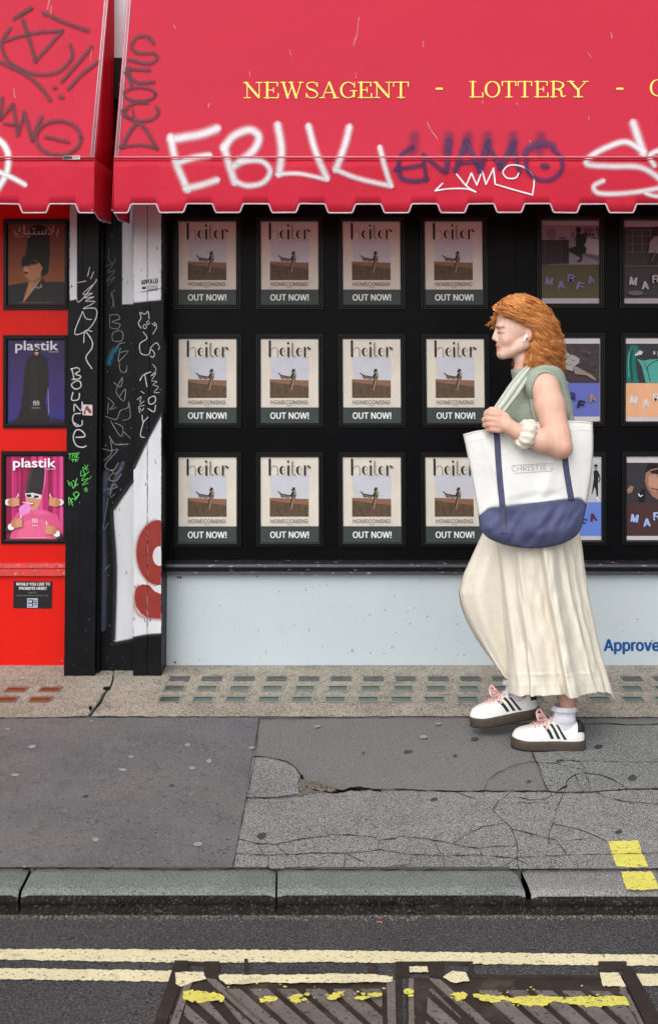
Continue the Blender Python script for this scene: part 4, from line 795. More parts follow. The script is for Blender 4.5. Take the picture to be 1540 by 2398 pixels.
def picA(q, L, t, r, b_):
    q.pl([(L, b_), (r, b_), (r, t), (L, t)], q.c(128, 116, 126)); q.pl([(1000, 330), (r, 345), (r, 235), (1010, 220)], q.c(160, 150, 160)); q.pl([(1020, 225), (r, 235), (r, t+14), (1000, t+12)], q.c(88, 78, 86))
    for k in range(26): q.poly2(MP, [(1037+.3266*x, 484+.3266*y) for x, y in ell(rnd.uniform(1015, 1110), rnd.uniform(150, 225), rnd.uniform(4, 13), rnd.uniform(3, 9), 8)], q.c(*rnd.choice([(110, 100, 108), (66, 58, 64), (140, 130, 138)])), lay())
    q.pl([(L, b_), (898, b_-8), (898, 240), (L, 240)], q.c(46, 30, 36)); q.pl([(850, b_-4), (898, b_-8), (898, 240), (850, 240)], q.c(34, 22, 28)); q.rb([(725, 260), (727, b_-10)], 4, q.c(80, 58, 62), False); q.rb([(850, 250), (850, b_-10)], 3, q.c(78, 60, 64), False)
    q.poly2(MP, [(1037+.3266*x, 484+.3266*y) for x, y in ell(773, 200, 34, 34, 16)], q.c(108, 88, 94), lay()); q.pl([(755, 174), (795, 174), (800, 160), (750, 160)], q.c(104, 84, 90)); q.rb([(830, 222), (850, 228), (872, 224)], 8, q.c(40, 34, 38))
    q.pl([(1000, 345), (1110, 390), (r, 402), (r, 360), (1010, 330)], q.c(100, 78, 90)); k = q.c(16, 14, 18); sk = q.c(96, 76, 74)
    q.poly2(MP, [(1037+.3266*x, 484+.3266*y) for x, y in ell(968, 166, 19, 21, 14)], k, lay()); q.pl([(955, 185), (985, 195), (1022, 200), (1015, 262), (985, 300), (950, 290), (948, 230)], k); q.rb([(925, 180), (928, 215), (950, 240)], 10, sk); q.pl([(1010, 182), (1028, 188), (1018, 262), (996, 262)], k)
    q.pl([(950, 285), (1000, 270), (1025, 300), (1015, 335), (985, 345), (905, 325), (898, 300)], k); q.rb([(985, 335), (985, 380), (965, 392)], 14, k); q.rb([(905, 318), (970, 352), (990, 360)], 12, k)
def picB(q, L, t, r, b_):
    pass
def rectfill(q, L, t, r, b_, base, cols, n, seed, lo=3, hi=12):
    q.pl([(L, b_), (r, b_), (r, t), (L, t)], q.c(*base)); rr = random.Random(seed)
    for k in range(n):
        x, y = rr.uniform(L+14, r-14), rr.uniform(t+12, b_-12); q.pl(ell(x, y, rr.uniform(lo, hi), rr.uniform(lo*.6, hi*.7), 8), q.c(*rr.choice(cols)))
def picB(q, L, t, r, b_):
    rectfill(q, L, t, r, 657, (58, 52, 56), [(70, 64, 68), (46, 42, 46), (84, 78, 82)], 90, 5)
    for x in (1352, 1420, 1480, 1570, 1640): q.rb([(x, 165), (x, 335)], 4, q.c(112, 106, 110), False)
    for y in (170, 210, 268, 330): q.rb([(L+20, y), (1690, y)], 4, q.c(104, 98, 102), False)
    q.pl([(1505, 145), (1530, 145), (1545, 185), (1540, 230), (1560, 300), (1520, 400), (1475, 415), (1500, 340), (1500, 220), (1488, 185)], q.c(42, 32, 34)); q.pl([(1462, 335), (1475, 250), (1505, 215), (1580, 210), (1590, 320), (1510, 340), (1490, 332)], q.c(132, 126, 132)); q.rb([(1510, 330), (1490, 390)], 14, q.c(90, 72, 70))
    q.rb([(L, 428), (r, 428)], 3, q.c(120, 114, 118), False); q.pl(ell(1370, 620, 55, 18, 12), q.c(96, 90, 94)); q.pl(ell(1630, 610, 60, 25, 12), q.c(86, 80, 84))
def picC(q, L, t, r, b_):
    rectfill(q, L, t, r, b_, (58, 50, 54), [(66, 57, 60), (50, 44, 48), (74, 62, 60)], 60, 6, 8, 26)
    wv = q.c(150, 146, 142); q.pl([(870, 1030), (905, 1060), (935, 1065), (972, 1090), (970, 1120), (930, 1150), (925, 1180), (880, 1165), (860, 1110)], wv); q.pl([(925, 1140), (960, 1150), (1060, 1205), (1092, 1238), (1085, 1246), (1020, 1208), (940, 1200)], q.c(132, 116, 110))
    for a in [(890, 1070, 20), (930, 1100, 24), (900, 1130, 18)]: q.rb([(a[0]-a[2], a[1]-8), (a[0], a[1]+6), (a[0]+a[2], a[1]-4)], 5, q.c(108, 104, 102))
    q.pl(ell(1045, 1050, 12, 10, 8), q.c(86, 78, 82)); q.pl([(L, b_), (900, b_), (870, 1246), (L, 1240)], q.c(170, 168, 170))
def picD(q, L, t, r, b_):
    q.pl([(L, b_), (r, b_), (r, t), (L, t)], q.c(44, 46, 52)); te = q.c(20, 104, 96); tl = q.c(72, 150, 138); td = q.c(10, 66, 62)
    q.pl([(L+10, b_-2), (1310, 1180), (1318, 1060), (1345, 990), (1395, 998), (1400, 1050), (1378, 1085), (1382, 1160), (1400, b_-2)], te); q.rb([(1355, 1030), (1342, 1110), (1350, 1200), (1352, 1250)], 14, td); q.rb([(1332, 1050), (1325, 1130), (1330, 1220)], 8, tl)
    q.pl([(1385, 1090), (1430, 1105), (1480, 1095), (1560, 1092), (1700, 1100), (1700, b_-2), (1450, b_-2), (1430, 1180), (1420, 1140)], tl); q.rb([(1545, 1095), (1480, 1130), (1462, 1160), (1480, 1250)], 6, q.c(24, 40, 44)); q.rb([(1440, 1120), (1470, 1200)], 6, te); q.pl([(1370, 1070), (1420, 1060), (1430, 1040), (1405, 1030), (1390, 1045), (1375, 1055)], q.c(190, 186, 182)); q.pl([(1535, 1035), (1560, 1040), (1560, 1075), (1536, 1072)], q.c(190, 186, 184)); q.pl(ell(1510, 1048, 10, 14, 10), q.c(168, 150, 140))
def picE(q, L, t, r, b_):
    q.pl([(L, b_), (r, b_), (r, t), (L, t)], q.c(176, 176, 180)); k = q.c(24, 24, 30)
    q.pl(ell(1093, 440, 13, 19, 12), q.c(140, 112, 98)); q.pl(ell(1093, 427, 14, 9, 10), k); q.pl([(1076, 470), (1090, 458), (1108, 464), (1116, 500), (1108, 530), (1108, 580), (1110, 640), (1098, 660), (1092, 600), (1084, 580), (1072, 620), (1060, 640), (1070, 580), (1078, 520)], k); q.rb([(1110, 480), (1122, 520), (1112, 545)], 8, k); q.rb([(1100, 655), (1110, 672)], 7, q.c(230, 230, 230))
def picF(q, L, t, r, b_):
    q.pl([(L, b_), (r, b_), (r, t), (L, t)], q.c(48, 46, 50)); sk = q.c(146, 104, 88); s2 = q.c(176, 132, 112)
    q.pl([(1450, 480), (1490, 455), (1560, 440), (1640, 470), (1650, 560), (1600, 650), (1540, 672), (1500, 650), (1460, 590), (1445, 540)], sk); q.pl([(1470, 500), (1520, 490), (1560, 560), (1520, 620), (1470, 570)], s2); q.pl([(1480, 468), (1530, 455), (1600, 465), (1605, 485), (1540, 490), (1490, 482)], q.c(24, 20, 24)); q.rb([(1495, 590), (1530, 600), (1550, 596)], 10, q.c(110, 54, 54))
    q.pl([(1440, 480), (1470, 410), (1560, t+12), (1660, 400), (1650, 470), (1560, 440), (1490, 450)], q.c(22, 18, 20))
    q.pl([(L+4, 600), (1340, 570), (1365, 580), (1350, 620), (L+10, 630)], sk); q.pl([(1395, 640), (1425, 590), (1450, 600), (1440, 690), (1400, 690)], q.c(20, 18, 22)); q.rb([(1398, 630), (1410, 648), (1425, 640)], 7, q.c(220, 215, 215)); q.rb([(1320, 600), (1350, 600)], 4, s2)
GM = 'letter posters in black frames behind the woman'
poster((1266.6, 516, 1401.8, 711), 'olive green poster of a seated person at a desk, above the woman', GM, marfa((78, 72, 48), (112, 108, 148), [('M', 757, 533, 8), ('A', 842, 560, -6), ('R', 915, 513, -4), ('F', 980, 570, 14), ('A', 1055, 525, -14)], picA, margin=(165, 158, 164)))
poster((1459.5, 516, 1595, 711), 'grey black and white poster of a standing figure, at the right edge', GM, marfa((58, 52, 56), (168, 162, 164), [('M', 1355, 535, 8), ('A', 1440, 565, -2), ('R', 1517, 520, -4), ('F', 1585, 570, 10), ('A', 1655, 530, -10)], picB, dx=1293, pb=428, margin=(165, 158, 164)))
poster((1267.5, 791, 1404, 987), 'violet blue poster half hidden behind the red-haired woman', GM, marfa((92, 100, 172), [(50, 50, 110), (50, 50, 110), (44, 48, 104), (22, 24, 40), (150, 122, 104)], [('M', 760, 1380, 8), ('A', 845, 1400, -2), ('R', 920, 1358, -3), ('F', 986, 1417, 16), ('A', 1063, 1368, -14)], picC, dx=706, pb=1265, bt=1505))
poster((1463, 791, 1599, 987), 'peach and teal poster in the middle row at the right frame edge', GM, marfa((212, 160, 124), (198, 196, 198), [('M', 1363, 1383, 8), ('A', 1450, 1408, -3), ('R', 1527, 1368, 0), ('F', 1590, 1410, 10), ('A', 1660, 1370, -10)], picD, dx=1306, pb=1265, bt=1508))
poster((1271.5, 1068.5, 1407, 1265), 'bright blue poster mostly hidden behind the tote bag', GM, marfa((96, 122, 200), [(40, 44, 90)]*4+[(80, 44, 60)], [('M', 770, 800, 8), ('A', 850, 830, -2), ('R', 930, 790, -3), ('F', 1000, 835, 14), ('A', 1072, 798, -14)], picE, oy=950.6, dx=718, pb=690, bt=932))
poster((1465, 1068.5, 1601, 1265), 'dark brown poster with a close-up face and pale blue letters', GM, marfa((66, 42, 44), (150, 172, 218), [('M', 1370, 805, 8), ('A', 1458, 835, -2), ('R', 1530, 790, -3), ('F', 1600, 835, 12), ('A', 1670, 800, -12)], picF, oy=950.6, dx=1311, pb=690, bt=932))
# left posters
def lay_tools(q, ox, oy, k):
    S = lambda pts: [(ox+k*x, oy+k*y) for x, y in pts]
    q.pl = lambda pts, c: q.poly2(MP, S(pts), c, lay()); q.rb = lambda pts, w_, c, sm=True: q.ribbon2(MP, S(pts), w_*k, c, False, lay(), sm, step=3)
    q.tx = lambda st, a, b_, c, d, col, f=None, bo=.012: q.text2(MP, st, ox+k*a, oy+k*b_, ox+k*c, oy+k*d, col, lay(), f, bo)
m_org = None
def pos1(q, x0, y0, x1, y1):
    lay_tools(q, 0, 466.7, .2525); n = 7
    for i in range(n):
        a = i/n; q.rect2(MP, x0, y0+(y1-y0)*a, x1, y0+(y1-y0)*(a+1/n), q.c(int(104+50*a), int(58+30*a), int(36+12*a)), lay())
    k = q.c(16, 14, 15); q.pl([(240, 520), (262, 360), (290, 255), (350, 232), (420, 250), (462, 340), (465, 520), (450, 680), (395, 722), (380, 640), (370, 590), (330, 560), (280, 600), (262, 625), (205, 620), (198, 570), (215, 535)], k)
    sk = q.c(168, 122, 84); s2 = q.c(190, 146, 104); q.pl([(228, 618), (270, 622), (330, 606), (372, 590), (398, 640), (375, 690), (384, 760), (340, 790), (270, 770), (262, 740), (236, 722), (222, 690), (218, 650)], sk); q.pl([(240, 630), (262, 640), (268, 690), (240, 690), (228, 650)], s2); q.pl([(224, 672), (250, 670), (270, 682), (252, 694), (226, 692)], q.c(96, 30, 26))
    q.pl([(228, 690), (250, 730), (300, 760), (380, 720), (384, 760), (330, 790), (265, 770), (262, 740), (236, 722)], q.c(140, 98, 66)); q.pl([(270, 765), (340, 770), (384, 740), (396, 730), (300, 860), (225, 955), (215, 950), (250, 850)], sk)
    q.pl([(77, 980), (77, 800), (150, 786), (262, 768), (268, 780), (240, 860), (215, 950), (225, 955), (300, 860), (395, 730), (420, 765), (600, 768), (604, 980)], q.c(34, 33, 35)); q.rb([(300, 860), (240, 950)], 4, q.c(12, 12, 12)); q.pl(ell(318, 588, 10, 8, 8), q.c(190, 170, 140)); q.pl([(300, 565), (360, 585), (330, 600), (290, 605)], q.c(26, 22, 22))
    wv = q.c(170, 160, 152); q.tx(ARW, 132, 240, 548, 352, wv, ARAB, 0.0); q.tx(ARF, 280, 780, 392, 850, wv, ARAB, 0.0); q.rb([(178, 960), (495, 958)], 3.5, q.c(120, 110, 105), False); q.rb([(135, 345), (228, 345)], 3.5, wv, False)
def pos2(q, x0, y0, x1, y1):
    lay_tools(q, 0, 466.7, .2525); n = 8
    for i in range(n):
        a = i/n; q.rect2(MP, x0, y0+(y1-y0)*a, x1, y0+(y1-y0)*(a+1/n), q.c(int(40+16*math.sin(a*3)), int(36+10*a), int(74+46*a)), lay())
    q.pl([(77, 2075), (190, 2010), (440, 2010), (604, 2050), (604, 2078)], q.c(30, 28, 62)); k = q.c(30, 25, 26); q.pl([(250, 1480), (310, 1440), (380, 1440), (440, 1480), (455, 1600), (450, 1780), (420, 1850), (440, 1960), (490, 2040), (440, 2070), (150, 2070), (190, 1960), (215, 1800), (225, 1620)], k); q.pl([(290, 1500), (340, 1480), (350, 2000), (280, 2000)], q.c(36, 30, 30)); q.rb([(448, 1760), (452, 1900), (455, 1985)], 5, q.c(150, 140, 170)); q.rb([(440, 1980), (490, 2045)], 4, q.c(90, 86, 130))
    wv = q.c(196, 192, 198); q.tx('plastik', 145, 1312, 545, 1428, wv); q.pl(ell(343, 1415, 30, 42, 14), q.c(18, 15, 16)); q.pl(ell(343, 1418, 19, 30, 12), q.c(180, 140, 120)); q.pl([(322, 1402), (364, 1402), (360, 1420), (346, 1414), (340, 1414), (326, 1420)], q.c(10, 10, 12)); q.pl(ell(343, 1434, 8, 4, 8), q.c(120, 30, 34))
    q.tx('fifi', 310, 1868, 368, 1912, q.c(214, 212, 214), INTER, 0.0); q.rb([(298, 1935), (378, 1935)], 3.5, q.c(170, 168, 172), False); q.rb([(455, 1416), (545, 1416)], 3.5, wv, False)
def pos3(q, x0, y0, x1, y1):
    lay_tools(q, 0, 985.2, .2594); rr = random.Random(3); q.rect2(MP, x0, y0, x1, y1, q.c(176, 40, 104), lay()); x = 55
    while x < 572:
        w_ = rr.uniform(12, 34); q.pl([(x, 1066), (min(577, x+w_), 1066), (min(577, x+w_), 320), (x, 320)], q.c(*rr.choice([(196, 54, 122), (150, 28, 82), (212, 76, 142), (176, 40, 104), (132, 22, 66)]))); x += w_
    hood = q.c(214, 96, 150); top = q.c(206, 84, 128); q.pl([(225, 650), (280, 450), (330, 410), (400, 400), (425, 430), (415, 560), (385, 700), (350, 790), (345, 820), (300, 830)], hood)
    k = q.c(44, 40, 44); q.pl([(228, 660), (250, 530), (285, 430), (340, 412), (395, 418), (408, 450), (400, 560), (385, 668), (300, 650)], k); q.pl([(228, 660), (250, 530), (285, 430), (310, 424), (275, 560), (260, 656)], q.c(58, 53, 56))
    sk = q.c(196, 138, 106); q.pl([(235, 690), (370, 680), (372, 730), (345, 790), (290, 812), (255, 780), (240, 740)], sk); fr = q.c(205, 205, 208); q.pl([(230, 655), (300, 650), (378, 672), (376, 702), (330, 706), (308, 690), (280, 698), (240, 690)], fr); g = q.c(34, 34, 38); q.pl([(242, 664), (284, 664), (290, 682), (276, 692), (246, 686)], g); q.pl([(308, 672), (352, 676), (354, 694), (316, 698)], g)
    q.pl([(262, 735), (300, 730), (318, 745), (300, 770), (270, 765)], q.c(150, 50, 56)); q.pl([(270, 742), (306, 738), (304, 752), (274, 754)], q.c(232, 222, 214))
    q.pl([(95, 1066), (125, 880), (160, 830), (250, 800), (330, 830), (400, 800), (520, 850), (560, 960), (570, 1066)], top); q.pl([(150, 1066), (190, 930), (300, 880), (430, 900), (520, 1066)], q.c(216, 98, 140)); q.pl([(320, 800), (370, 800), (440, 830), (350, 862), (310, 835)], hood)
    gl = q.c(214, 132, 196); q.rb([(200, 840), (195, 790), (240, 770)], 34, gl); q.pl([(190, 770), (250, 735), (262, 750), (290, 790), (270, 830), (200, 860)], gl); q.rb([(210, 735), (270, 740)], 9, gl); q.rb([(245, 715), (275, 770)], 10, gl); q.rb([(215, 738), (300, 745)], 4, q.c(240, 236, 236), False)
    for hx, hy, fl in [(130, 730, 1), (500, 730, -1), (160, 920, 1), (470, 980, -1)]:
        q.rb([(hx-fl*78, hy+10+(50 if hy > 800 else 0)), (hx-fl*40, hy+(30 if hy > 800 else 5))], 56, q.c(46, 40, 48)); q.rb([(hx-fl*52, hy+(36 if hy > 800 else 4)), (hx-fl*44, hy+(30 if hy > 800 else 4))], 60, q.c(226, 222, 226), False)
        h1 = q.c(182, 122, 92); h2 = q.c(204, 146, 114); q.pl(ell(hx-fl*5, hy+5, 50, 42, 16), h1)
        for i in range(4): q.rb([(hx-fl*5, hy-26+i*18), (hx+fl*45, hy-24+i*17)], 15, h2)
        q.rb([(hx+fl*20, hy-30), (hx+fl*38, hy-48)], 15, h2); q.rb([(hx+fl*40, hy-52), (hx+fl*40, hy-70)], 8, q.c(240, 236, 230), False)
    wv = q.c(240, 236, 240); q.tx('plastik', 130, 334, 515, 445, wv); q.rb([(430, 433), (515, 433)], 3, wv, False); q.tx('fifi', 300, 880, 352, 918, wv, INTER, 0.0); q.rb([(302, 940), (352, 940)], 4, wv, False); q.rb([(205, 1050), (425, 1050)], 4, q.c(230, 160, 190), False)
GP = 'magazine posters in black frames on the red shop front'
poster((19, 523, 153, 714.5), 'orange brown poster of a face under a tall black hat, Arabic title', GP, pos1)
poster((18.5, 795.5, 152.5, 991.5), 'dark blue poster of a figure in a long dark cloak', GP, pos2)
poster((14, 1067.5, 150.5, 1262.5), 'pink poster with white sunglasses, tall black hat and four hands', GP, pos3)
# ---------------------------------------------------------------- the woman walking past
YC = 4.20; SP = YC/FPX                                  # metres per picture pixel at her depth
def B(px, py, d=0.0): return np.array(P(px, py, YC+d*SP))
class SDF:
    def __init__(s, lo, hi, h):
        s.lo = np.array(lo, float); s.h = h; s.n = np.ceil((np.array(hi)-s.lo)/h).astype(int)+1
        s.F = np.full(s.n, .06, np.float32); s.M = .05
    def _sl(s, lo, hi):
        a = np.maximum(0, np.floor((np.array(lo)-s.M-s.lo)/s.h).astype(int)); b_ = np.minimum(s.n, np.ceil((np.array(hi)+s.M-s.lo)/s.h).astype(int)+1)
        return tuple(slice(int(x), int(y)) for x, y in zip(a, b_)), a, b_
    def _grid(s, a, b_): return [(s.lo[i]+s.h*np.arange(a[i], b_[i])).astype(np.float32).reshape([-1 if j == i else 1 for j in range(3)]) for i in range(3)]
    def _put(s, sl, d, k, op):
        F = s.F[sl]
        if op == 'sub': d = -d; hh = np.clip(.5-.5*(d-F)/k*1.0, 0, 1); r = d*(1-hh)+F*hh+k*hh*(1-hh)
        else: hh = np.clip(.5+.5*(F-d)/k, 0, 1); r = F*(1-hh)+d*hh-k*hh*(1-hh)
        s.F[sl] = r
    def cone(s, a, b_, ra, rb, k=4, op='add'):
        ra, rb, k = ra*SP, rb*SP, k*SP; m = max(ra, rb); lo = np.minimum(a, b_)-m; hi = np.maximum(a, b_)+m
        sl, ia, ib = s._sl(lo, hi)
        if any(x.stop <= x.start for x in sl): return
        X, Y, Z = s._grid(ia, ib); ab = b_-a; L2 = float(ab@ab) or 1e-9
        t = np.clip(((X-a[0])*ab[0]+(Y-a[1])*ab[1]+(Z-a[2])*ab[2])/L2, 0, 1)
        d = np.sqrt((X-a[0]-t*ab[0])**2+(Y-a[1]-t*ab[1])**2+(Z-a[2]-t*ab[2])**2)-(ra+(rb-ra)*t)
        s._put(sl, d.astype(np.float32), max(k, 1e-5), op)
    def ell(s, c, r, k=4, op='add', rot=0.0):          # rot: turn in the picture plane
        r = np.array([r[0], r[2], r[1]], float)*SP; k = k*SP; m = max(r); sl, ia, ib = s._sl(c-m, c+m)
        if any(x.stop <= x.start for x in sl): return
        X, Y, Z = s._grid(ia, ib); x, y, z = X-c[0], Y-c[1], Z-c[2]
        if rot: ca, sa = math.cos(rot), math.sin(rot); x, z = x*ca-z*sa, x*sa+z*ca
        k0 = np.sqrt((x/r[0])**2+(y/r[1])**2+(z/r[2])**2); k1 = np.sqrt((x/r[0]**2)**2+(y/r[1]**2)**2+(z/r[2]**2)**2)+1e-6
        s._put(sl, np.minimum(k0*(k0-1)/k1, .06).astype(np.float32), max(k, 1e-5), op)
    def mesh(s):
        F = s.F; ins = F < 0; n = s.n
        c = [ins[i:n[0]-1+i, j:n[1]-1+j, k:n[2]-1+k] for i in (0, 1) for j in (0, 1) for k in (0, 1)]
        al = np.logical_and.reduce(c); an = np.logical_or.reduce(c); act = an & ~al
        I = np.argwhere(act); idx = np.full(act.shape, -1, np.int32); idx[act] = np.arange(len(I))
        S = np.zeros((len(I), 3)); cnt = np.zeros(len(I)); cs = [(i, j, k) for i in (0, 1) for j in (0, 1) for k in (0, 1)]
        val = {q: F[I[:, 0]+q[0], I[:, 1]+q[1], I[:, 2]+q[2]] for q in cs}
        for q in cs:
            for ax in range(3):
                if q[ax] == 0:
                    p = list(q); p[ax] = 1; p = tuple(p); va, vb = val[q], val[p]; mk = (va < 0) != (vb < 0)
                    t = np.where(mk, va/np.where(mk, va-vb, 1), 0); pt = np.tile(np.array(q, float), (len(I), 1)); pt[:, ax] = t
                    S[mk] += pt[mk]; cnt[mk] += 1
        V = s.lo+s.h*(I+S/np.maximum(cnt, 1)[:, None]); Q = []
        for ax in range(3):
            o1, o2 = [(1, 2), (2, 0), (0, 1)][ax]; sh = list(n); sh[ax] -= 1
            a = np.take(ins, range(0, n[ax]-1), ax); b_ = np.take(ins, range(1, n[ax]), ax)
            E = np.argwhere(a != b_); E = E[(E[:, o1] > 0) & (E[:, o2] > 0) & (E[:, o1] < n[o1]-1) & (E[:, o2] < n[o2]-1)]
            d1 = np.zeros(3, int); d1[o1] = 1; d2 = np.zeros(3, int); d2[o2] = 1
            g = lambda e: idx[e[:, 0], e[:, 1], e[:, 2]]
            q = np.stack([g(E-d1-d2), g(E-d2), g(E), g(E-d1)], 1); fl = a[E[:, 0], E[:, 1], E[:, 2]]
            q[~fl] = q[~fl][:, ::-1]; Q.append(q)
        return V, np.concatenate(Q)
def npmesh(name, V, Q, mats, parent, col=None):
    og = np.array(parent['_o']); me = bpy.data.meshes.new(name); o = bpy.data.objects.new(name, me); C.objects.link(o)
    me.from_pydata((V-og).tolist(), [], Q.tolist()); me.materials.append(mats); me.polygons.foreach_set('use_smooth', [True]*len(me.polygons))
    if col is not None:
        at = me.color_attributes.new('tint', 'FLOAT_COLOR', 'POINT'); at.data.foreach_set('color', np.concatenate([col, np.ones((len(col), 1))], 1).astype(np.float32).ravel())
    me.update(); o.parent = parent; return o
person = empty('person', (B(1285, 1740)[0], YC, 0), 'red-haired woman walking past in a sage knitted vest and long cream skirt', 'person')
# skin
m_skin = mat('skin', (.62, .36, .27), .55, .3, .0, 30, .12, 160, sub=.12)
nn = m_skin.node_tree; at_ = nn.nodes.new('ShaderNodeAttribute'); at_.attribute_name = 'tint'; 
_fn = nn.nodes.new('ShaderNodeTexNoise'); _fn.inputs['Scale'].default_value = 220; _fn.inputs['Detail'].default_value = 3
_fm = nn.nodes.new('ShaderNodeMapRange'); _fm.inputs['From Min'].default_value = .56; _fm.inputs['From Max'].default_value = .72; _fm.inputs['To Max'].default_value = .16; nn.links.new(_fn.outputs['Fac'], _fm.inputs['Value'])
_fx = nn.nodes.new('ShaderNodeMix'); _fx.data_type = 'RGBA'; _fx.inputs[7].default_value = (.46, .20, .11, 1); nn.links.new(_fm.outputs[0], _fx.inputs[0]); nn.links.new(at_.outputs['Color'], _fx.inputs[6])
_f2 = nn.nodes.new('ShaderNodeTexNoise'); _f2.inputs['Scale'].default_value = 26; _h2 = nn.nodes.new('ShaderNodeMapRange'); _h2.inputs['To Min'].default_value = .86; _h2.inputs['To Max'].default_value = 1.12; nn.links.new(_f2.outputs['Fac'], _h2.inputs['Value'])
_hs = nn.nodes.new('ShaderNodeHueSaturation'); nn.links.new(_h2.outputs[0], _hs.inputs['Value']); nn.links.new(_fx.outputs[2], _hs.inputs['Color']); nn.links.new(_hs.outputs[0], nn.nodes['Principled BSDF'].inputs['Base Color'])
# the limbs
SH, EL, WR = B(1281, 918, -112), B(1311, 1046, -150), B(1209, 1010, -158)
def torso(s, g=0.0, k=26):
    s.ell(B(1262, 955, 0), (62+g, 78+g, 90+g), k); s.ell(B(1262, 1050, 0), (54+g, 80+g, 76+g), k); s.ell(B(1266, 1150, 0), (66+g, 70+g, 96+g), k)
    s.cone(B(1268, 905, -88), B(1268, 905, 88), 34+g, 34+g, k)
    for sg in (-1, 1): s.ell(B(1222, 972, 40*sg), (32+g, 34+g, 36+g), k)
s = SDF(B(1040, 1760, 0)-[0, .31, 0], B(1460, 670, 0)+[0, .22, 0], .0036)
torso(s)
# head: skull, face, jaw, neck
s.cone(B(1232, 838, 0), B(1246, 900, 0), 30, 37, 8); s.cone(B(1232, 870, 0), B(1262, 900, -70), 22, 26, 14); s.cone(B(1232, 870, 0), B(1262, 900, 70), 22, 26, 14)
s.ell(B(1222, 750, 0), (57, 54, 47), 6)
s.ell(B(1193, 776, 0), (31, 46, 38), 10); s.ell(B(1190, 808, 0), (26, 30, 30), 10)
for g in (-1, 1):
    s.cone(B(1228, 806, 34*g), B(1180, 829, 12*g), 13, 11, 10); s.ell(B(1188, 796, 22*g), (14, 14, 14), 8)
    s.cone(B(1170, 764, 20*g), B(1166, 764, 6*g), 5, 5, 6)
s.ell(B(1174, 829, 0), (12, 12, 14), 7)
s.cone(B(1166, 766, 0), B(1157, 792, 0), 5.0, 6.0, 5); s.cone(B(1164, 797, -5), B(1164, 797, 5), 4.6, 4.6, 4)
for g in (-1, 1): s.ell(B(1164.5, 776, 16*g), (6, 7, 8), 6, 'sub'); s.ell(B(1176.5, 777, 16*g), (9, 8.5, 8.5), 1.5)
s.cone(B(1169, 810.5, -9), B(1164.5, 809.5, 0), 3.4, 4.0, 3.5); s.cone(B(1164.5, 809.5, 0), B(1169, 810.5, 9), 4.0, 3.4, 3.5); s.cone(B(1170, 818, -8), B(1167, 818.5, 0), 3.4, 4.4, 3.5); s.cone(B(1167, 818.5, 0), B(1170, 818, 8), 4.4, 3.4, 3.5)
for g in (-1, 1):
    s.ell(B(1238, 784, 44*g), (9.5, 16, 5), 3, rot=.25); s.ell(B(1236, 782, 50*g), (5, 10, 4), 2, 'sub', .25); s.cone(B(1234, 796, 43*g), B(1233, 801, 43*g), 5, 4, 2)
# near arm and far arm
s.cone(B(1279, 912, -104), B(1286, 950, -116), 30, 33, 12); s.cone(B(1286, 950, -116), B(1303, 1020, -140), 33, 29, 10); s.cone(B(1303, 1020, -140), EL, 29, 25, 8); s.cone(EL, B(1316, 1050, -148), 23, 20, 5)
s.cone(EL, B(1268, 1032, -156), 25, 25, 8); s.cone(B(1268, 1032, -156), WR, 25, 16.5, 8)
s.cone(B(1277, 912, 104), B(1290, 1040, 122), 30, 26, 12); s.cone(B(1290, 1040, 122), B(1262, 1150, 118), 24, 15, 8); s.ell(B(1256, 1178, 116), (13, 22, 9), 5)
# near fist closed round the bag handles
s.cone(WR, B(1188, 997, -156), 16, 17, 6); s.ell(B(1172, 989, -152), (23, 23, 13), 5); s.ell(B(1160, 985, -150), (13, 23, 13), 4)
for i in range(4):
    y = 969+i*12.2; x = [1148, 1144, 1145.5, 1151][i]; k0 = B(x, y+[0, 0, 0, -1][i], -155); k1 = B(x-10, y+2, -140); k2 = B(x-6, y+3, -122); k3 = B(x+12, y+3, -118); rr = [7.2, 7.4, 7.0, 6.2][i]
    s.cone(B(1166, y+2, -156), k0, rr+.4, rr+.3, 2.0); s.cone(k0, k1, rr+.2, rr-.5, 1.0); s.cone(k1, k2, rr-.5, rr-1, 1.0); s.cone(k2, k3, rr-1, rr-1.4, 1.0)
s.cone(B(1182, 976, -150), B(1164, 962, -142), 9, 8, 4); s.cone(B(1164, 962, -142), B(1150, 960, -134), 7.6, 7, 1.5); s.cone(B(1150, 960, -134), B(1138, 966, -128), 7, 5.6, 1.5)
# legs
s.cone(B(1264, 1180, -44), B(1282, 1420, -42), 52, 34, 14); s.cone(B(1282, 1420, -42), B(1308, 1520, -40), 33, 31, 10); s.cone(B(1308, 1520, -40), B(1326, 1640, -38), 30, 18, 8); s.cone(B(1326, 1640, -38), B(1326, 1690, -38), 18, 15, 5)
s.cone(B(1262, 1180, 44), B(1130, 1392, 46), 52, 34, 14); s.cone(B(1130, 1392, 46), B(1160, 1500, 44), 33, 30, 10); s.cone(B(1160, 1500, 44), B(1212, 1600, 50), 29, 18, 8); s.cone(B(1212, 1600, 50), B(1222, 1628, 52), 18, 14, 5)
V, Q = s.mesh()
base = np.tile(np.array([.68, .415, .315]), (len(V), 1))
hd = np.array([p[2] for p in [B(1200, 850, 0)]])[0]
def near(c, r): return np.exp(-(((V-c)/np.array(r))**2).sum(1))
def tint(w_, colr):
    global base; base = base*(1-w_[:, None])+np.array(colr)*w_[:, None]
up = np.clip((V[:, 2]-hd)/.02, 0, 1); tint(up*.85, (.78, .53, .43))
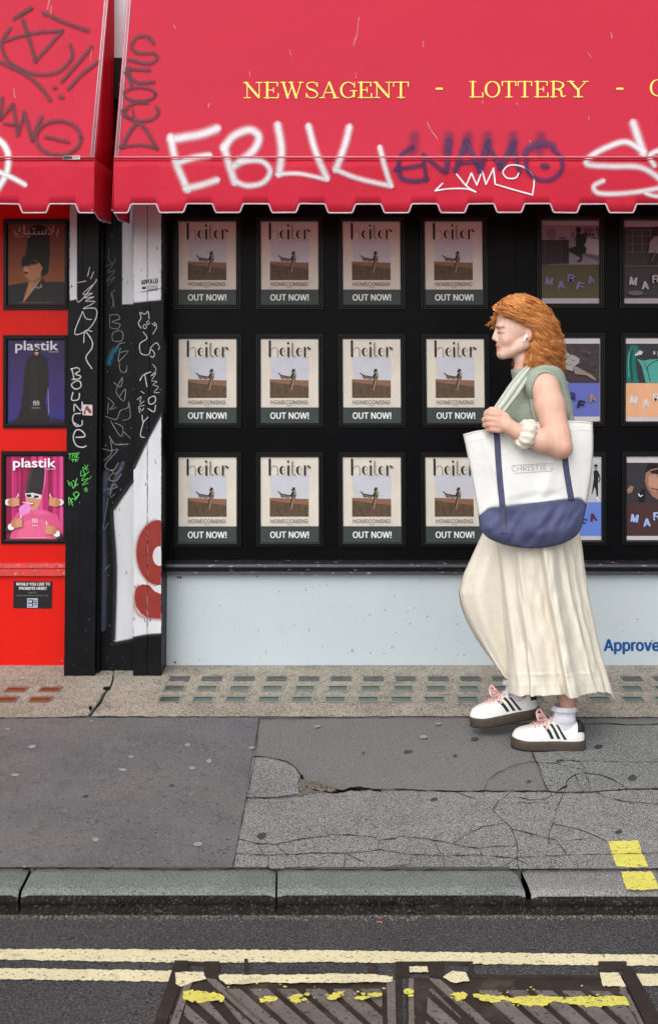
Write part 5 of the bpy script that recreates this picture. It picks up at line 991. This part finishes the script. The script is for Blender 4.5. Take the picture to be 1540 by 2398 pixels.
for g in (-1, 1):
    tint(near(B(1190, 798, 32*g), (.028, .03, .020))*.5, (.66, .27, .20)); tint(near(B(1236, 786, 46*g), (.014, .022, .02))*.45, (.66, .28, .21))
    for k in range(6): tint(near(B(1162+k*3.2, 766.5-.5*k+.12*k*k, (8+k*4.2)*g), (.0050, .012, .0042))*.9, (.22, .10, .055))
    for k in range(6): tint(near(B(1166.5+k*2.4, 779+.2*k, (9+k*2.6)*g), (.0052, .012, .0040))*.95, (.07, .04, .035))
tint(near(B(1157, 796, 0), (.012, .02, .012))*.4, (.68, .31, .24)); tint(np.clip(near(B(1163, 810, 0), (.013, .024, .0065))*1.2, 0, .8), (.52, .17, .15)); tint(np.clip(near(B(1165, 819, 0), (.012, .022, .008))*1.2, 0, .8), (.58, .21, .18)); tint(near(B(1164, 814.4, 0), (.018, .024, .0028))*.8, (.26, .08, .07))
tint(near(B(1318, 1056, -160), (.035, .06, .03))*.5, (.66, .30, .22)); tint(near(B(1146, 985, -158), (.02, .04, .05))*.4, (.70, .34, .27))
lg = V[:, 2] < .5; tint(lg*.55, (.42, .20, .15))
body = npmesh('body', V, Q, m_skin, person, base)
# knitted vest
m_knit = mat('sage_knit', (.335, .385, .31), .9, .2, .10, 60, .6, 200, bdist=.006, stretch=(1, 1, 3.2), blotch=((14, .5, .7, (.29, .335, .275)),))
s = SDF(B(1140, 1150, 0)-[0, .22, 0], B(1370, 835, 0)+[0, .2, 0], .004)
torso(s, 6); s.cone(B(1236, 868, 0), B(1246, 900, 0), 40, 44, 12); s.cone(B(1262, 888, -74), B(1262, 888, 74), 27, 27, 14)
s.cone(B(1288, 890, -60), B(1306, 960, -60), 34, 34, 14); s.cone(B(1288, 890, 60), B(1306, 960, 60), 34, 34, 14)
for g in (-1, 1): s.ell(B(1285, 940, 128*g), (40, 72, 46), 3, 'sub')
s.ell(B(1222, 836, 0), (40, 36, 44), 4, 'sub'); s.cone(B(1180, 1150, -200), B(1380, 1150, 200), 1, 1, 1)
V, Q = s.mesh(); vest = npmesh('vest', V, Q, m_knit, person)
q = MB()
for g in (-1, 1):
    pts = [B(x, y, d*g) for x, y, d in [(1247, 905, 88), (1250, 878, 91), (1262, 866, 92), (1282, 864, 91), (1300, 876, 88), (1313, 902, 84), (1323, 935, 79), (1331, 965, 76), (1335, 995, 75), (1322, 1022, 84), (1296, 1030, 94), (1270, 1015, 98), (1256, 985, 98), (1247, 945, 94), (1245, 918, 89), (1247, 905, 88)]]
    q.tube(cr(pts, 4), [8.5*SP]*len(cr(pts, 4)), 10)
q.tube(cr([B(x, y, d) for x, y, d in [(1205, 880, 0), (1212, 876, -22), (1234, 868, -40), (1258, 862, -42), (1275, 858, -22), (1280, 857, 0)]], 5), 6*SP, 8)
q.build('ribbed_edge', m_knit, vest, smooth=True, origin=person['_o'])
m_scarf = mat('pale_sage_cloth', (.49, .53, .465), .85, .25, .08, 40, .5, 110, stretch=(2, 1, .5))
q = MB(); rows = []
CL = [(1240, 862, -64), (1226, 880, -88), (1208, 905, -108), (1192, 928, -120), (1176, 950, -132), (1166, 965, -140), (1164, 985, -136)]
CL = cr(CL, 5)
for i, (x, y, d) in enumerate(CL):
    u = i/(len(CL)-1); hw = 9+10*math.sin(min(1, u*2.2)*1.57)-6*u; r2 = []
    for k in range(15):
        a = -1+2*k/14; nx, ny = .80, .60
        fold = 4.0*math.cos(a*7.5+.6)*(1-.2*u)+7*(1-a*a)
        r2.append(tuple(B(x+nx*hw*a, y+ny*hw*a*.9, d-fold+3)))
    rows.append(r2)
q.grid(rows); q.build('shoulder_cloth', m_scarf, person, smooth=True, solid=.004)
# skirt
m_skirt = mat('cream_linen', (.72, .67, .575), .85, .25, .05, 40, .45, 320, bdist=.002, stretch=(3, 3, 1), sub=0.0, blotch=((7, .55, .75, (.67, .605, .50)),))
def interp(tab, y):
    ys = [t[0] for t in tab]; return [float(np.interp(y, ys, [t[i] for t in tab])) for i in range(1, len(tab[0]))]
MAIN = [(1100, 1204, 1330, 86), (1180, 1172, 1344, 96), (1245, 1150, 1356, 104), (1300, 1158, 1364, 108), (1390, 1166, 1376, 110), (1450, 1172, 1389, 113), (1530, 1179, 1409, 117), (1590, 1181, 1425, 120), (1632, 1182, 1436, 122)]
rf = random.Random(21)
FO = [(rf.uniform(0, 6.28), n_, a_) for n_, a_ in ((5, 1.0), (8, .8), (11, .7), (16, .5), (23, .3))]
q = MB(); rows = []; NY, NA = 150, 220
for i in range(NY+1):
    y = 1100+(1630-1100)*i/NY; L, Rr, D = interp(MAIN, y); v = (y-1100)/530; cx_, rx = (L+Rr)/2, (Rr-L)/2; row = []
    for k in range(NA):
        a = 2*math.pi*k/NA; f = 0
        for ph, n_, am in FO: f += am*math.sin(n_*(a+.20*(1-v))+ph+1.3*v*math.sin(ph*3)+.5*math.sin(2.6*v+ph))
        f = max(-1, min(1, f/1.9)); f = ((.5+.5*f)**1.4)*2-1
        f += .55*v*mnoise.noise(Vector((math.cos(a)*3.2, math.sin(a)*3.2, v*4.5)))+.30*mnoise.noise(Vector((math.cos(a)*9, math.sin(a)*9, v*11)))
        amp = 4+23*v**.85; c_, s_ = math.cos(a), math.sin(a)
        sup = 1 if c_ > 0 else 1-.8*abs(c_)**2
        hem = v**6*(5*f+5*math.sin(3*a+.7))+v**5*(-5*max(0, c_)**6)-v**4*4*math.exp(-((a-4.5)/.5)**2)
        seam = 2.2 if abs(v-.905) < .0045 else (1.0 if abs(v-.955) < .003 else 0)
        row.append(tuple(B(cx_+(rx-4*v)*c_+amp*f*.35*c_*sup+amp*.3*math.cos(9*a+2)*abs(s_)*v, y+hem, (D*.97+amp*f*sup+seam)*s_)))
    rows.append(row)
q.grid(rows, closed=True)
KNEE = [(1130, 1196, 1290, 60), (1190, 1158, 1290, 70), (1245, 1130, 1285, 76), (1300, 1105, 1275, 76), (1345, 1084, 1262, 72), (1390, 1073, 1250, 68), (1420, 1078, 1246, 66), (1450, 1088, 1242, 64), (1490, 1106, 1240, 60), (1530, 1128, 1240, 56), (1570, 1152, 1240, 52), (1596, 1168, 1242, 48)]
rows = []
for i in range(91):
    y = 1130+466*i/90; L, Rr, D = interp(KNEE, y); v = (y-1130)/466; cx_, rx = (L+Rr)/2, (Rr-L)/2; row = []
    L2 = L+5*math.sin(v*9)*v
    for k in range(120):
        a = 2*math.pi*k/120; c_, s_ = math.cos(a), math.sin(a)
        f = math.sin(4*a+2*v)+.6*math.sin(9*a-5*v+1)+.7*math.sin(7*v+3*a)
        lift = -(70*v**3)*max(0, -c_)**2
        row.append(tuple(B(cx_+rx*c_, y+lift*.55*max(0, v-.3)+2*math.sin(5*a)*v, 32+D*s_*.95-(2+4*v)*f*(-1 if s_ < 0 else 1))))
    rows.append(row)
q.grid(rows, closed=True)
q.build('skirt', m_skirt, person, smooth=True)
# hair: a dense cap and many curling locks
m_hair = mat('copper_hair', (.40, .135, .030), .68, .22)
s = SDF(B(1120, 920, 0)-[0, .13, 0], B(1350, 670, 0)+[0, .13, 0], .004)
s.ell(B(1224, 748, 0), (55, 49, 46), 4); s.ell(B(1256, 790, 0), (38, 58, 50), 16); s.ell(B(1268, 832, 0), (32, 38, 52), 12)
s.ell(B(1190, 800, 0), (44, 48, 80), 6, 'sub'); s.ell(B(1216, 800, -60), (24, 38, 34), 4, 'sub'); s.ell(B(1216, 800, 60), (20, 38, 34), 4, 'sub'); s.ell(B(1168, 762, 0), (24, 26, 60), 5, 'sub'); s.ell(B(1236, 786, -56), (14, 18, 20), 3, 'sub')
_n = m_hair.node_tree; _a = _n.nodes.new('ShaderNodeAttribute'); _a.attribute_name = 'a'; _r = _n.nodes.new('ShaderNodeValToRGB'); _r.color_ramp.elements[0].color = (.20, .055, .016, 1); _r.color_ramp.elements[1].color = (.95, .52, .20, 1)
_e = _r.color_ramp.elements.new(.45); _e.color = (.64, .25, .072, 1); _n.links.new(_a.outputs['Fac'], _r.inputs[0]); _n.links.new(_r.outputs[0], _n.nodes['Principled BSDF'].inputs['Base Color'])
V, Q = s.mesh(); V = V+np.array([[0.004*mnoise.noise(Vector(v)*55) for _ in (0, 1, 2)] for v in V]); hair = npmesh('hair', V, Q, m_hair, person)
rh = random.Random(5); hv = MB()
BK = [(688, 1230), (700, 1260), (720, 1280), (750, 1296), (786, 1306), (830, 1312), (862, 1311), (890, 1300)]
FT = [(688, 1196), (700, 1176), (712, 1160), (724, 1153), (736, 1163), (748, 1190), (760, 1222), (772, 1240), (800, 1243), (826, 1238), (850, 1231), (875, 1238), (890, 1250)]
DT = [(688, 12), (700, 36), (720, 50), (750, 57), (786, 61), (830, 66), (890, 62)]
lt = lambda tb, y: float(np.interp(y, [q_[0] for q_ in tb], [q_[1] for q_ in tb]))
def strand(pp, r0, shade):
    k = len(pp); o = len(hv.v); hv.tube([B(*p) for p in pp], [r0*SP*(.5+.5*min(1, j/4))*(1-.7*(j/k)**2) for j in range(k)], 3, 0, caps=False)
    hv.a[o:] = [shade]*(len(hv.v)-o)
def lock(al0, y0, run, dal, rho, amp, wl, n=7):
    ph = rh.uniform(0, 6.28); ph2 = rh.uniform(0, 6.28); sh = rh.gauss(.5, .15); steps = max(5, int(run/4.4+abs(dal)*7)); base = []
    for i in range(steps+1):
        t = i/steps; y = y0+run*(t if dal < .9 else t**1.5); al = al0-dal*t**.8; f_, b_, D = lt(FT, y), lt(BK, y), lt(DT, y)
        rq = rho*(.86+.14*min(1, t/.3)); base.append([(f_+b_)/2+(b_-f_)/2*rq*math.cos(al), y, -D*rq*math.sin(al)])
    for s_ in range(n):
        ox, oy, od = rh.gauss(0, 1.7), rh.gauss(0, 1.2), rh.gauss(0, 1.7); dp = rh.gauss(0, .28); pp = []
        for i, p in enumerate(base):
            t = i/steps; wv_ = 4.5*t*math.sin(i/wl*3.4+ph2); e = min(1.45, .08+(i/10)**1.4)*(.75+.4*(p[1] > 800)); q_ = i/wl*6.28+ph+dp; spread = .5+1.1*t
            pp.append((p[0]+ox*spread+wv_+amp*e*math.cos(q_), p[1]+oy*spread+amp*.5*e*math.sin(q_+ph2), p[2]+od*spread+amp*e*math.sin(q_)))
        strand(pp[:max(5, int(len(pp)*rh.uniform(.8, 1)))], rh.uniform(.45, .9), min(1, max(0, sh+rh.gauss(0, .12))))
PI = math.pi
for k in range(360):                                                # swept back from the brow over the crown
    y0 = 690+38*rh.random()**1.4; far = rh.random() < .3; a0 = rh.uniform(.5, 1.0)*PI
    lock(-a0 if far else a0, y0, rh.uniform(50, 105), (-1 if far else 1)*rh.uniform(.6, 1.7), rh.uniform(.90, 1.04), rh.uniform(3.0, 6.5), rh.uniform(6, 10))
for k in range(460):                                                # over the back of the crown
    lock(rh.uniform(-.5, .72)*PI, 687+44*rh.random()**1.3, rh.uniform(50, 110), rh.uniform(-.2, .5), rh.uniform(.92, 1.03), rh.uniform(3.0, 6.0), rh.uniform(6, 9))
for k in range(560):                                                # falling curls behind the ear and down the back
    y0 = rh.uniform(712, 830); a0 = rh.uniform(-.45, .97)*PI
    lock(a0, y0, min(rh.uniform(60, 120), 888-y0+rh.uniform(-16, 2)), rh.uniform(-.1, .45), rh.uniform(.84, 1.05), rh.uniform(4, 8), rh.uniform(6, 10))
for k in range(150):                                                # the curled edge beside the cheek and neck
    y0 = rh.uniform(770, 848); lock(rh.uniform(.66, .99)*PI, y0, max(24, min(rh.uniform(36, 70), 889-y0)), rh.uniform(-.12, .2), rh.uniform(.95, 1.05), rh.uniform(3, 6.5), rh.uniform(6, 8))
def free(x, y, d, dx, dy, dd, n, amp, wl, m=4):
    ph = rh.uniform(0, 6.28); sh = rh.gauss(.5, .2)
    for s_ in range(m):
        ox, od = rh.gauss(0, 1.6), rh.gauss(0, 1.6); dp = rh.gauss(0, .3); pp = []
        for i in range(n):
            q_ = i/wl*6.28+ph+dp; e = min(1, .2+i/6); pp.append((x+ox+dx*i+amp*e*math.cos(q_), y+dy*i+.05*i*i*.3+amp*.5*e*math.sin(q_), d+od+dd*i+amp*e*math.sin(q_)))
        strand(pp, rh.uniform(.45, .85), min(1, max(0, sh)))
for k in range(34): free(rh.uniform(1205, 1222), rh.uniform(826, 844), rh.uniform(34, 54), rh.uniform(-1.6, -.2), rh.uniform(3, 4.4), 0, int(rh.uniform(6, 11)), rh.uniform(3, 5), 7)
for k in range(30): free(rh.uniform(1160, 1176), rh.uniform(722, 744), rh.uniform(34, 48), rh.uniform(-2.2, -.6), rh.uniform(2, 4.2), .3, int(rh.uniform(6, 14)), rh.uniform(2.5, 4.5), 7)
for k in range(60):
    y_ = rh.uniform(690, 800); free(lt(BK, y_)-8, y_, rh.uniform(-34, 30), rh.uniform(.6, 1.7), rh.uniform(1.4, 3.4), rh.uniform(-1, 1), int(rh.uniform(5, 10)), 2.5, 7, 1)
hc_o = hv.build('curl', m_hair, hair, smooth=True, origin=person['_o'])
# earbud, scrunchie
m_plw = mat('white_plastic', (.82, .81, .82), .3, .5); q = MB()
q.ellipsoid(B(1231, 788, -54), (.0085, .007, .008), 0); q.tube([B(1229, 790, -57), B(1224, 803, -56)], [.0042, .0036], 8); q.build('earbud', m_plw, person, smooth=True)
m_satin = mat('cream_satin', (.70, .67, .56), .45, .45, .06, 40); q = MB(); rows = []
ax = (EL-WR)/np.linalg.norm(EL-WR); c_ = WR+ax*.034; u_ = np.cross(ax, [0, 1, 0]); u_ /= np.linalg.norm(u_); v_ = np.cross(ax, u_)
for i in range(72):
    a = 2*math.pi*i/72; rad = u_*math.cos(a)+v_*math.sin(a); R0 = 21*SP; row = []
    pin = .75+.25*math.sin(7*a+.5)+.2*math.sin(12*a+1)
    for j in range(20):
        t = 2*math.pi*j/20; rr = 13.0*SP*(pin*.35+.75)*(1+.07*math.sin(5*t+7*a)+.06*math.sin(3*t-4*a)+.05*math.sin(2*t+13*a)); row.append(tuple(c_+rad*(R0+rr*math.cos(t)*.95)+ax*rr*math.sin(t)*1.25))
    rows.append(row)
rows.append(rows[0]); q.grid(rows, closed=True); q.build('scrunchie', m_satin, person, smooth=True)
# shoes and socks
m_lea = mat('white_leather', (.76, .76, .74), .45, .4, .05, 40, .2, 80); m_sole = mat('gum_sole', (.060, .046, .035), .6, .35, .2, 60, .3, 120); m_tread = mat('dark_tread', (.015, .014, .013), .8)
m_blk = mat('black_leather', (.012, .012, .014), .5, .4); m_pink = mat('pink_ribbon', (.78, .48, .45), .5, .4, .08, 60); m_sock = mat('lilac_white_sock', (.66, .65, .72), .9, .2, .06, 60, .6, 150)
HW = [(0, .010), (.015, .019), (.05, .028), (.15, .034), (.35, .033), (.55, .038), (.72, .043), (.85, .040), (.94, .028), (.985, .014), (1, .004)]
HT = [(0, .048), (.03, .066), (.07, .068), (.18, .050), (.28, .050), (.38, .066), (.45, .072), (.6, .058), (.75, .044), (.88, .036), (.95, .028), (.99, .014), (1, .006)]
ip = lambda tb, u: float(np.interp(u, [t[0] for t in tb], [t[1] for t in tb]))
def shoe(ox, yaw, pitch, side, zoff, label):
    Lg = .262; cp, sp_ = math.cos(pitch), math.sin(pitch); cy, sy = math.cos(yaw), math.sin(yaw)
    def T(u, w_, h):                                 # u from heel to toe, w towards the camera
        x, z = u*Lg, h; x, z = x*cp+z*sp_, -x*sp_+z*cp
        return Vector((ox[0]-x*cy-w_*sy, ox[1]+x*sy-w_*cy, ox[2]+z+zoff))
    t = bpy.data.objects.new('shoe', None); C.objects.link(t); t.parent = person; t['_o'] = person['_o']
    us = [0, .015, .04, .08]+[.08+.82*k/26 for k in range(1, 27)]+[.93, .955, .975, .99, 1]
    q = MB(); rows = []
    for u in us:
        hw = ip(HW, u)+.004; r2 = []
        for w_, h in [(-.97, 0.004), (-1, .012), (-1.02, .030), (-.98, .036), (-.8, .037), (.8, .037), (.98, .036), (1.02, .030), (1, .012), (.97, .004)]: r2.append(T(-.014+u*1.03, w_*hw, h+.004*max(0, u-.8)/.2))
        rows.append(r2)
    q.grid(rows, 0, closed=False); q.poly(rows[0], 0); q.poly(rows[-1], 0)
    rows2 = []
    for u in us: hw = ip(HW, u)+.003; rows2.append([T(-.014+u*1.03, w_*hw, h+.004*max(0, u-.8)/.2) for w_, h in [(-.96, .0045), (-.9, 0), (.9, 0), (.96, .0045)]])
    q.grid(rows2, 1); q.build('sole', [m_sole, m_tread], t, smooth=True)
    def Sf(u, a, o=0.0):
        hw, ht = ip(HW, u)+o, ip(HT, u)+o; return T(u, hw*math.cos(a)**(.7) if a < math.pi/2 else -hw*abs(math.cos(a))**.7, .0355+ht*math.sin(a)**.85)
    q = MB(); q.grid([[Sf(u, math.pi*k/22) for k in range(23)] for u in us]); q.build('upper', m_lea, t, smooth=True)
    q = MB()
    for ub, ut in ((.455, .56), (.365, .475), (.275, .39)):
        for k_ in (0, 1):
            rows = []
            for i in range(9):
                v = i/8; a = .10+v*.86; a = a if k_ == 0 else math.pi-a; uc = ub+(ut-ub)*v; rows.append([Sf(uc+dw, a, .0012) for dw in (-.022, 0, .022)])
            q.grid(rows); q.build('stripe', m_blk, t, smooth=True); q = MB()
    q = MB(); q.grid([[Sf(u, .45+(math.pi-.9)*k/12, .0016) for k in range(13)] for u in (0.0, .02, .05, .085, .10)]); q.build('heel_tab', m_blk, t, smooth=True)
    q = MB()
    for i in range(5):
        u = .47+.055*i; q.tube([Sf(u, a, .003) for a in (1.05, 1.3, 1.57, 1.85, 2.1)], .0032, 6); q.tube([Sf(u, 1.05, .003), Sf(u+.05, 1.57, .005), Sf(u, 2.1, .003)], .0026, 6)
    for sg in (-1, 1):
        pts = cr([T(.52, 0, .104), T(.57, .012*sg, .122), T(.63+.03*sg, .032*sg, .130), T(.64, .034*sg, .112), T(.57, .014*sg, .104), T(.52, 0, .104)], 4); q.tube(pts, [.0045]*len(pts), 6)
        pts = cr([T(.52, 0, .104), T(.54, .03*sg, .098), T(.50+.03*sg, .044*sg, .082)], 4); q.tube(pts, [.004]*len(pts), 6)
    q.build('laces', m_pink, t, smooth=True)
    q = MB(); q.grid([[Sf(u, 1.25+.64*k/8, .004) for k in range(9)] for u in (.37, .40, .44, .47)]); q.build('tongue', m_lea, t, smooth=True)
    # sock
    q = MB(); rows = []
    for i in range(16):
        v = i/15; h = .062+.092*v; rx = (.046-.008*v**.7), (.0245+.0065*min(1, v*2.2)); cu = .265-.005*v+(.05*(1-v)**2); ww = .0016*math.sin(v*16)
        if v > .86: rx = (rx[0]+.004, rx[1]+.004)
        rows.append([T(cu+((rx[0]+ww)*math.cos(2*math.pi*k/28))/Lg, (rx[1]+ww)*math.sin(2*math.pi*k/28), h) for k in range(28)])
    q.grid(rows, closed=True); q2 = MB(); fr = []
    for i in range(4):
        fr.append([T(.27+((.037+.0035*i+.0035*math.sin(k*2.4)*i/2)*math.cos(2*math.pi*k/64))/Lg, (.0315+.003*i+.0035*math.sin(k*2.4)*i/2)*math.sin(2*math.pi*k/64),   .156-.0055*i) for k in range(64)])
    k_ = bpy.data.objects.new('sock', None)
    so_ = q.build('sock', m_sock, person, smooth=True); q2.grid(fr, closed=True); q2.build('frill', m_sock, so_, smooth=True, solid=.001, origin=person['_o'])
    return t
n_ = B(1369, 1742, -40); shoe(Vector((n_[0]-.004, n_[1], 0)), R(4), 0.0, 1, .002, None)
f_ = P(1262, 1675, YC+.085); shoe(Vector((f_.x, f_.y, f_.z)), R(0), -R(-9.5), -1, 0, None)
# ---------------------------------------------------------------- tote bag on her arm
m_canv = mat('white_canvas', (.74, .74, .725), .85, .25, .04, 30, .55, 260, bdist=.002, stretch=(1, 1, 1)); m_navy = mat('navy_canvas', (.070, .080, .165), .7, .35, .12, 24, .5, 220, bdist=.002); m_nstrap = mat('navy_webbing', (.075, .08, .15), .75, .3, .15, 60, .5, 260)
m_print = mat('grey_print', (.36, .35, .35), .7, .2, .2, 60)
bag = empty('tote_bag', B(1240, 1283, -110), 'large white canvas tote with navy base and straps held by the woman', 'bag')
TOPL = [(0, 1084, 1016), (.12, 1118, 1006), (.3, 1170, 1000), (.55, 1245, 992), (.8, 1325, 986), (1, 1386, 986)]
NAVL = [(0, 1120, 1210), (.06, 1134, 1198), (.12, 1148, 1190), (.26, 1181, 1187), (.52, 1254, 1177), (.85, 1335, 1168.5), (.95, 1359, 1168), (1, 1372, 1182)]
BOTL = [(0, 1122, 1234), (.05, 1132, 1250), (.12, 1149, 1263), (.28, 1192, 1278), (.53, 1254, 1283.5), (.75, 1311, 1274), (.92, 1348, 1254), (1, 1363, 1228)]
SIDEL = [(0, 0), (.35, -2), (.7, -3), (1, 0)]
TOPL, NAVL, BOTL = cr(TOPL, 6), cr(NAVL, 6), cr(BOTL, 6)
def bz(u, v):                                        # sag of the cloth: fuller low down, wrinkled
    f = (math.sin(math.pi*min(1, max(0, u)))**.55)*(12+30*(1-v)**.8*min(1, (v+.02)*7)**.5)
    wr = 3.2*math.sin(9*u+3*v+1)*math.sin(4*v+1.2)+2.2*math.sin(17*u-8*v)*(1-v)+2.4*math.sin(6*u*(1.4-v)+9*v)*v+1.5*math.sin(23*u+5*v)*(1 if v < .45 else .4)
    wr += 5*math.exp(-((v-.42)/.035)**2)*math.sin(math.pi*u)*math.sin(7*u+.6)+3.5*math.exp(-(((u-.62)-(v-.5)*.35)/.05)**2)*(v > .4)+3*math.exp(-(((u-.25)+(v-.6)*.3)/.04)**2)*(v > .45)
    if v < .40: wr += (9*mnoise.noise(Vector((u*5+v*3, v*4, 1.7)))+6*mnoise.noise(Vector((u*13-v*6, v*7, 4.2))))*math.sin(math.pi*min(1, v/.38))**.6
    return f+1.5*wr*math.sin(math.pi*u)**.5
def bp(u, v, o=0.0, back=False):
    if v < .38: t = v/.38; A_, B_ = BOTL, NAVL
    else: t = (v-.38)/.62; A_, B_ = NAVL, TOPL
    a = [float(np.interp(u, [q_[0] for q_ in A_], [q_[i] for q_ in A_])) for i in (1, 2)]; c = [float(np.interp(u, [q_[0] for q_ in B_], [q_[i] for q_ in B_])) for i in (1, 2)]
    x, y = a[0]+(c[0]-a[0])*t, a[1]+(c[1]-a[1])*t
    if v >= .38: x += (u-.5)*2*7*math.sin(math.pi*t)*(1 if u > .5 else -.2)
    y += 5*math.sin(math.pi*2.2*u+.4)*max(0, (t-.7)/.3)*.5*(v > .38)
    d = bz(u, v)
    return B(x, y, -108-(d+o)) if not back else B(x, y, -100+d*.35)
us = [k/60 for k in range(61)]
for nm, m_, vs_ in (('canvas_body', m_canv, [.381+.619*k/34 for k in range(35)]), ('navy_base', m_navy, [.379*k/22 for k in range(23)])):
    q = MB(); q.grid([[tuple(bp(u, v)) for u in us] for v in vs_]); q.grid([[tuple(bp(u, v, 0, True)) for u in us] for v in vs_], flip=True)
    for u in (0, 1): q.grid([[tuple(bp(u, v)), tuple(bp(u, v, 0, True))] for v in vs_])
    if nm == 'navy_base': q.grid([[tuple(bp(u, 0)), tuple(bp(u, 0, 0, True))] for u in us])
    q.build(nm, m_, bag, smooth=True, solid=.0015)
q = MB(); q.tube([tuple(bp(u, .995, .5)) for u in us], .0028, 6); q.tube([tuple(bp(u, .93, .6)) for u in us], .0011, 5); q.build('hem', m_canv, bag, smooth=True)
def bagat(px, py, o):                                # find the cloth point behind a picture position
    best = None; u, v = .5, .6
    for it in range(14):
        e = .004; p0 = bp(u, v, o); 
        def pr(p): dd = Vector(p)-EYE; c2, s2 = math.cos(TH), math.sin(TH); fw = dd.y*c2+dd.z*s2; upv = -dd.y*s2+dd.z*c2; return np.array([CX+FPX*dd.x/fw, PY0-FPX*upv/fw])
        r0 = pr(p0); ju = (pr(bp(min(1, u+e), v, o))-r0)/e; jv = (pr(bp(u, min(.999, v+e), o))-r0)/e; J = np.stack([ju, jv], 1)
        try: st_ = np.linalg.solve(J, np.array([px, py])-r0)
        except Exception: break
        u = min(.985, max(.012, u+st_[0])); v = min(.99, max(.01, v+st_[1]))
    return bp(u, v, o)
for pts in ([(1161, 1006), (1163, 1030), (1166, 1080), (1170, 1130), (1174, 1170), (1176, 1190), (1178, 1225), (1180, 1250)], [(1318, 1000), (1320, 1040), (1323, 1085), (1328, 1120), (1333, 1150), (1337, 1172)]):
    q = MB(); rows = []
    for x, y in dens(cr(pts, 4), 6): rows.append([tuple(bagat(x+w_, y, 1.6)) for w_ in (-7, -3.5, 0, 3.5, 7)])
    q.grid(rows); q.build('strap', m_nstrap, bag, smooth=True, solid=.0012)
q = MB()
for o_ in (0, 5):
    pts = cr([tuple(B(1161+o_, 1006, -124)), tuple(B(1160+o_, 992, -128)), tuple(B(1158+o_, 975, -128)), tuple(B(1168+o_, 955, -124))], 5); q.tube(pts, 5*SP, 6)
q.build('handle', m_nstrap, bag, smooth=True)
q = MB(); mpb = lambda x, y, e=0: bagat(x, y, 1.4)
q.text2(mpb, "CHRISTIE'S", 1197, 1089.5, 1295, 1102, 0, 0, INTER, 0.0, -.05)
for a, c in [((1198, 1090), (1297, 1084.5)), ((1203, 1108.5), (1292, 1103))]: q.ribbon2(mpb, [a, c], 1.3, 0, False, 0, False, step=8)
q.build('lettering', m_print, bag)
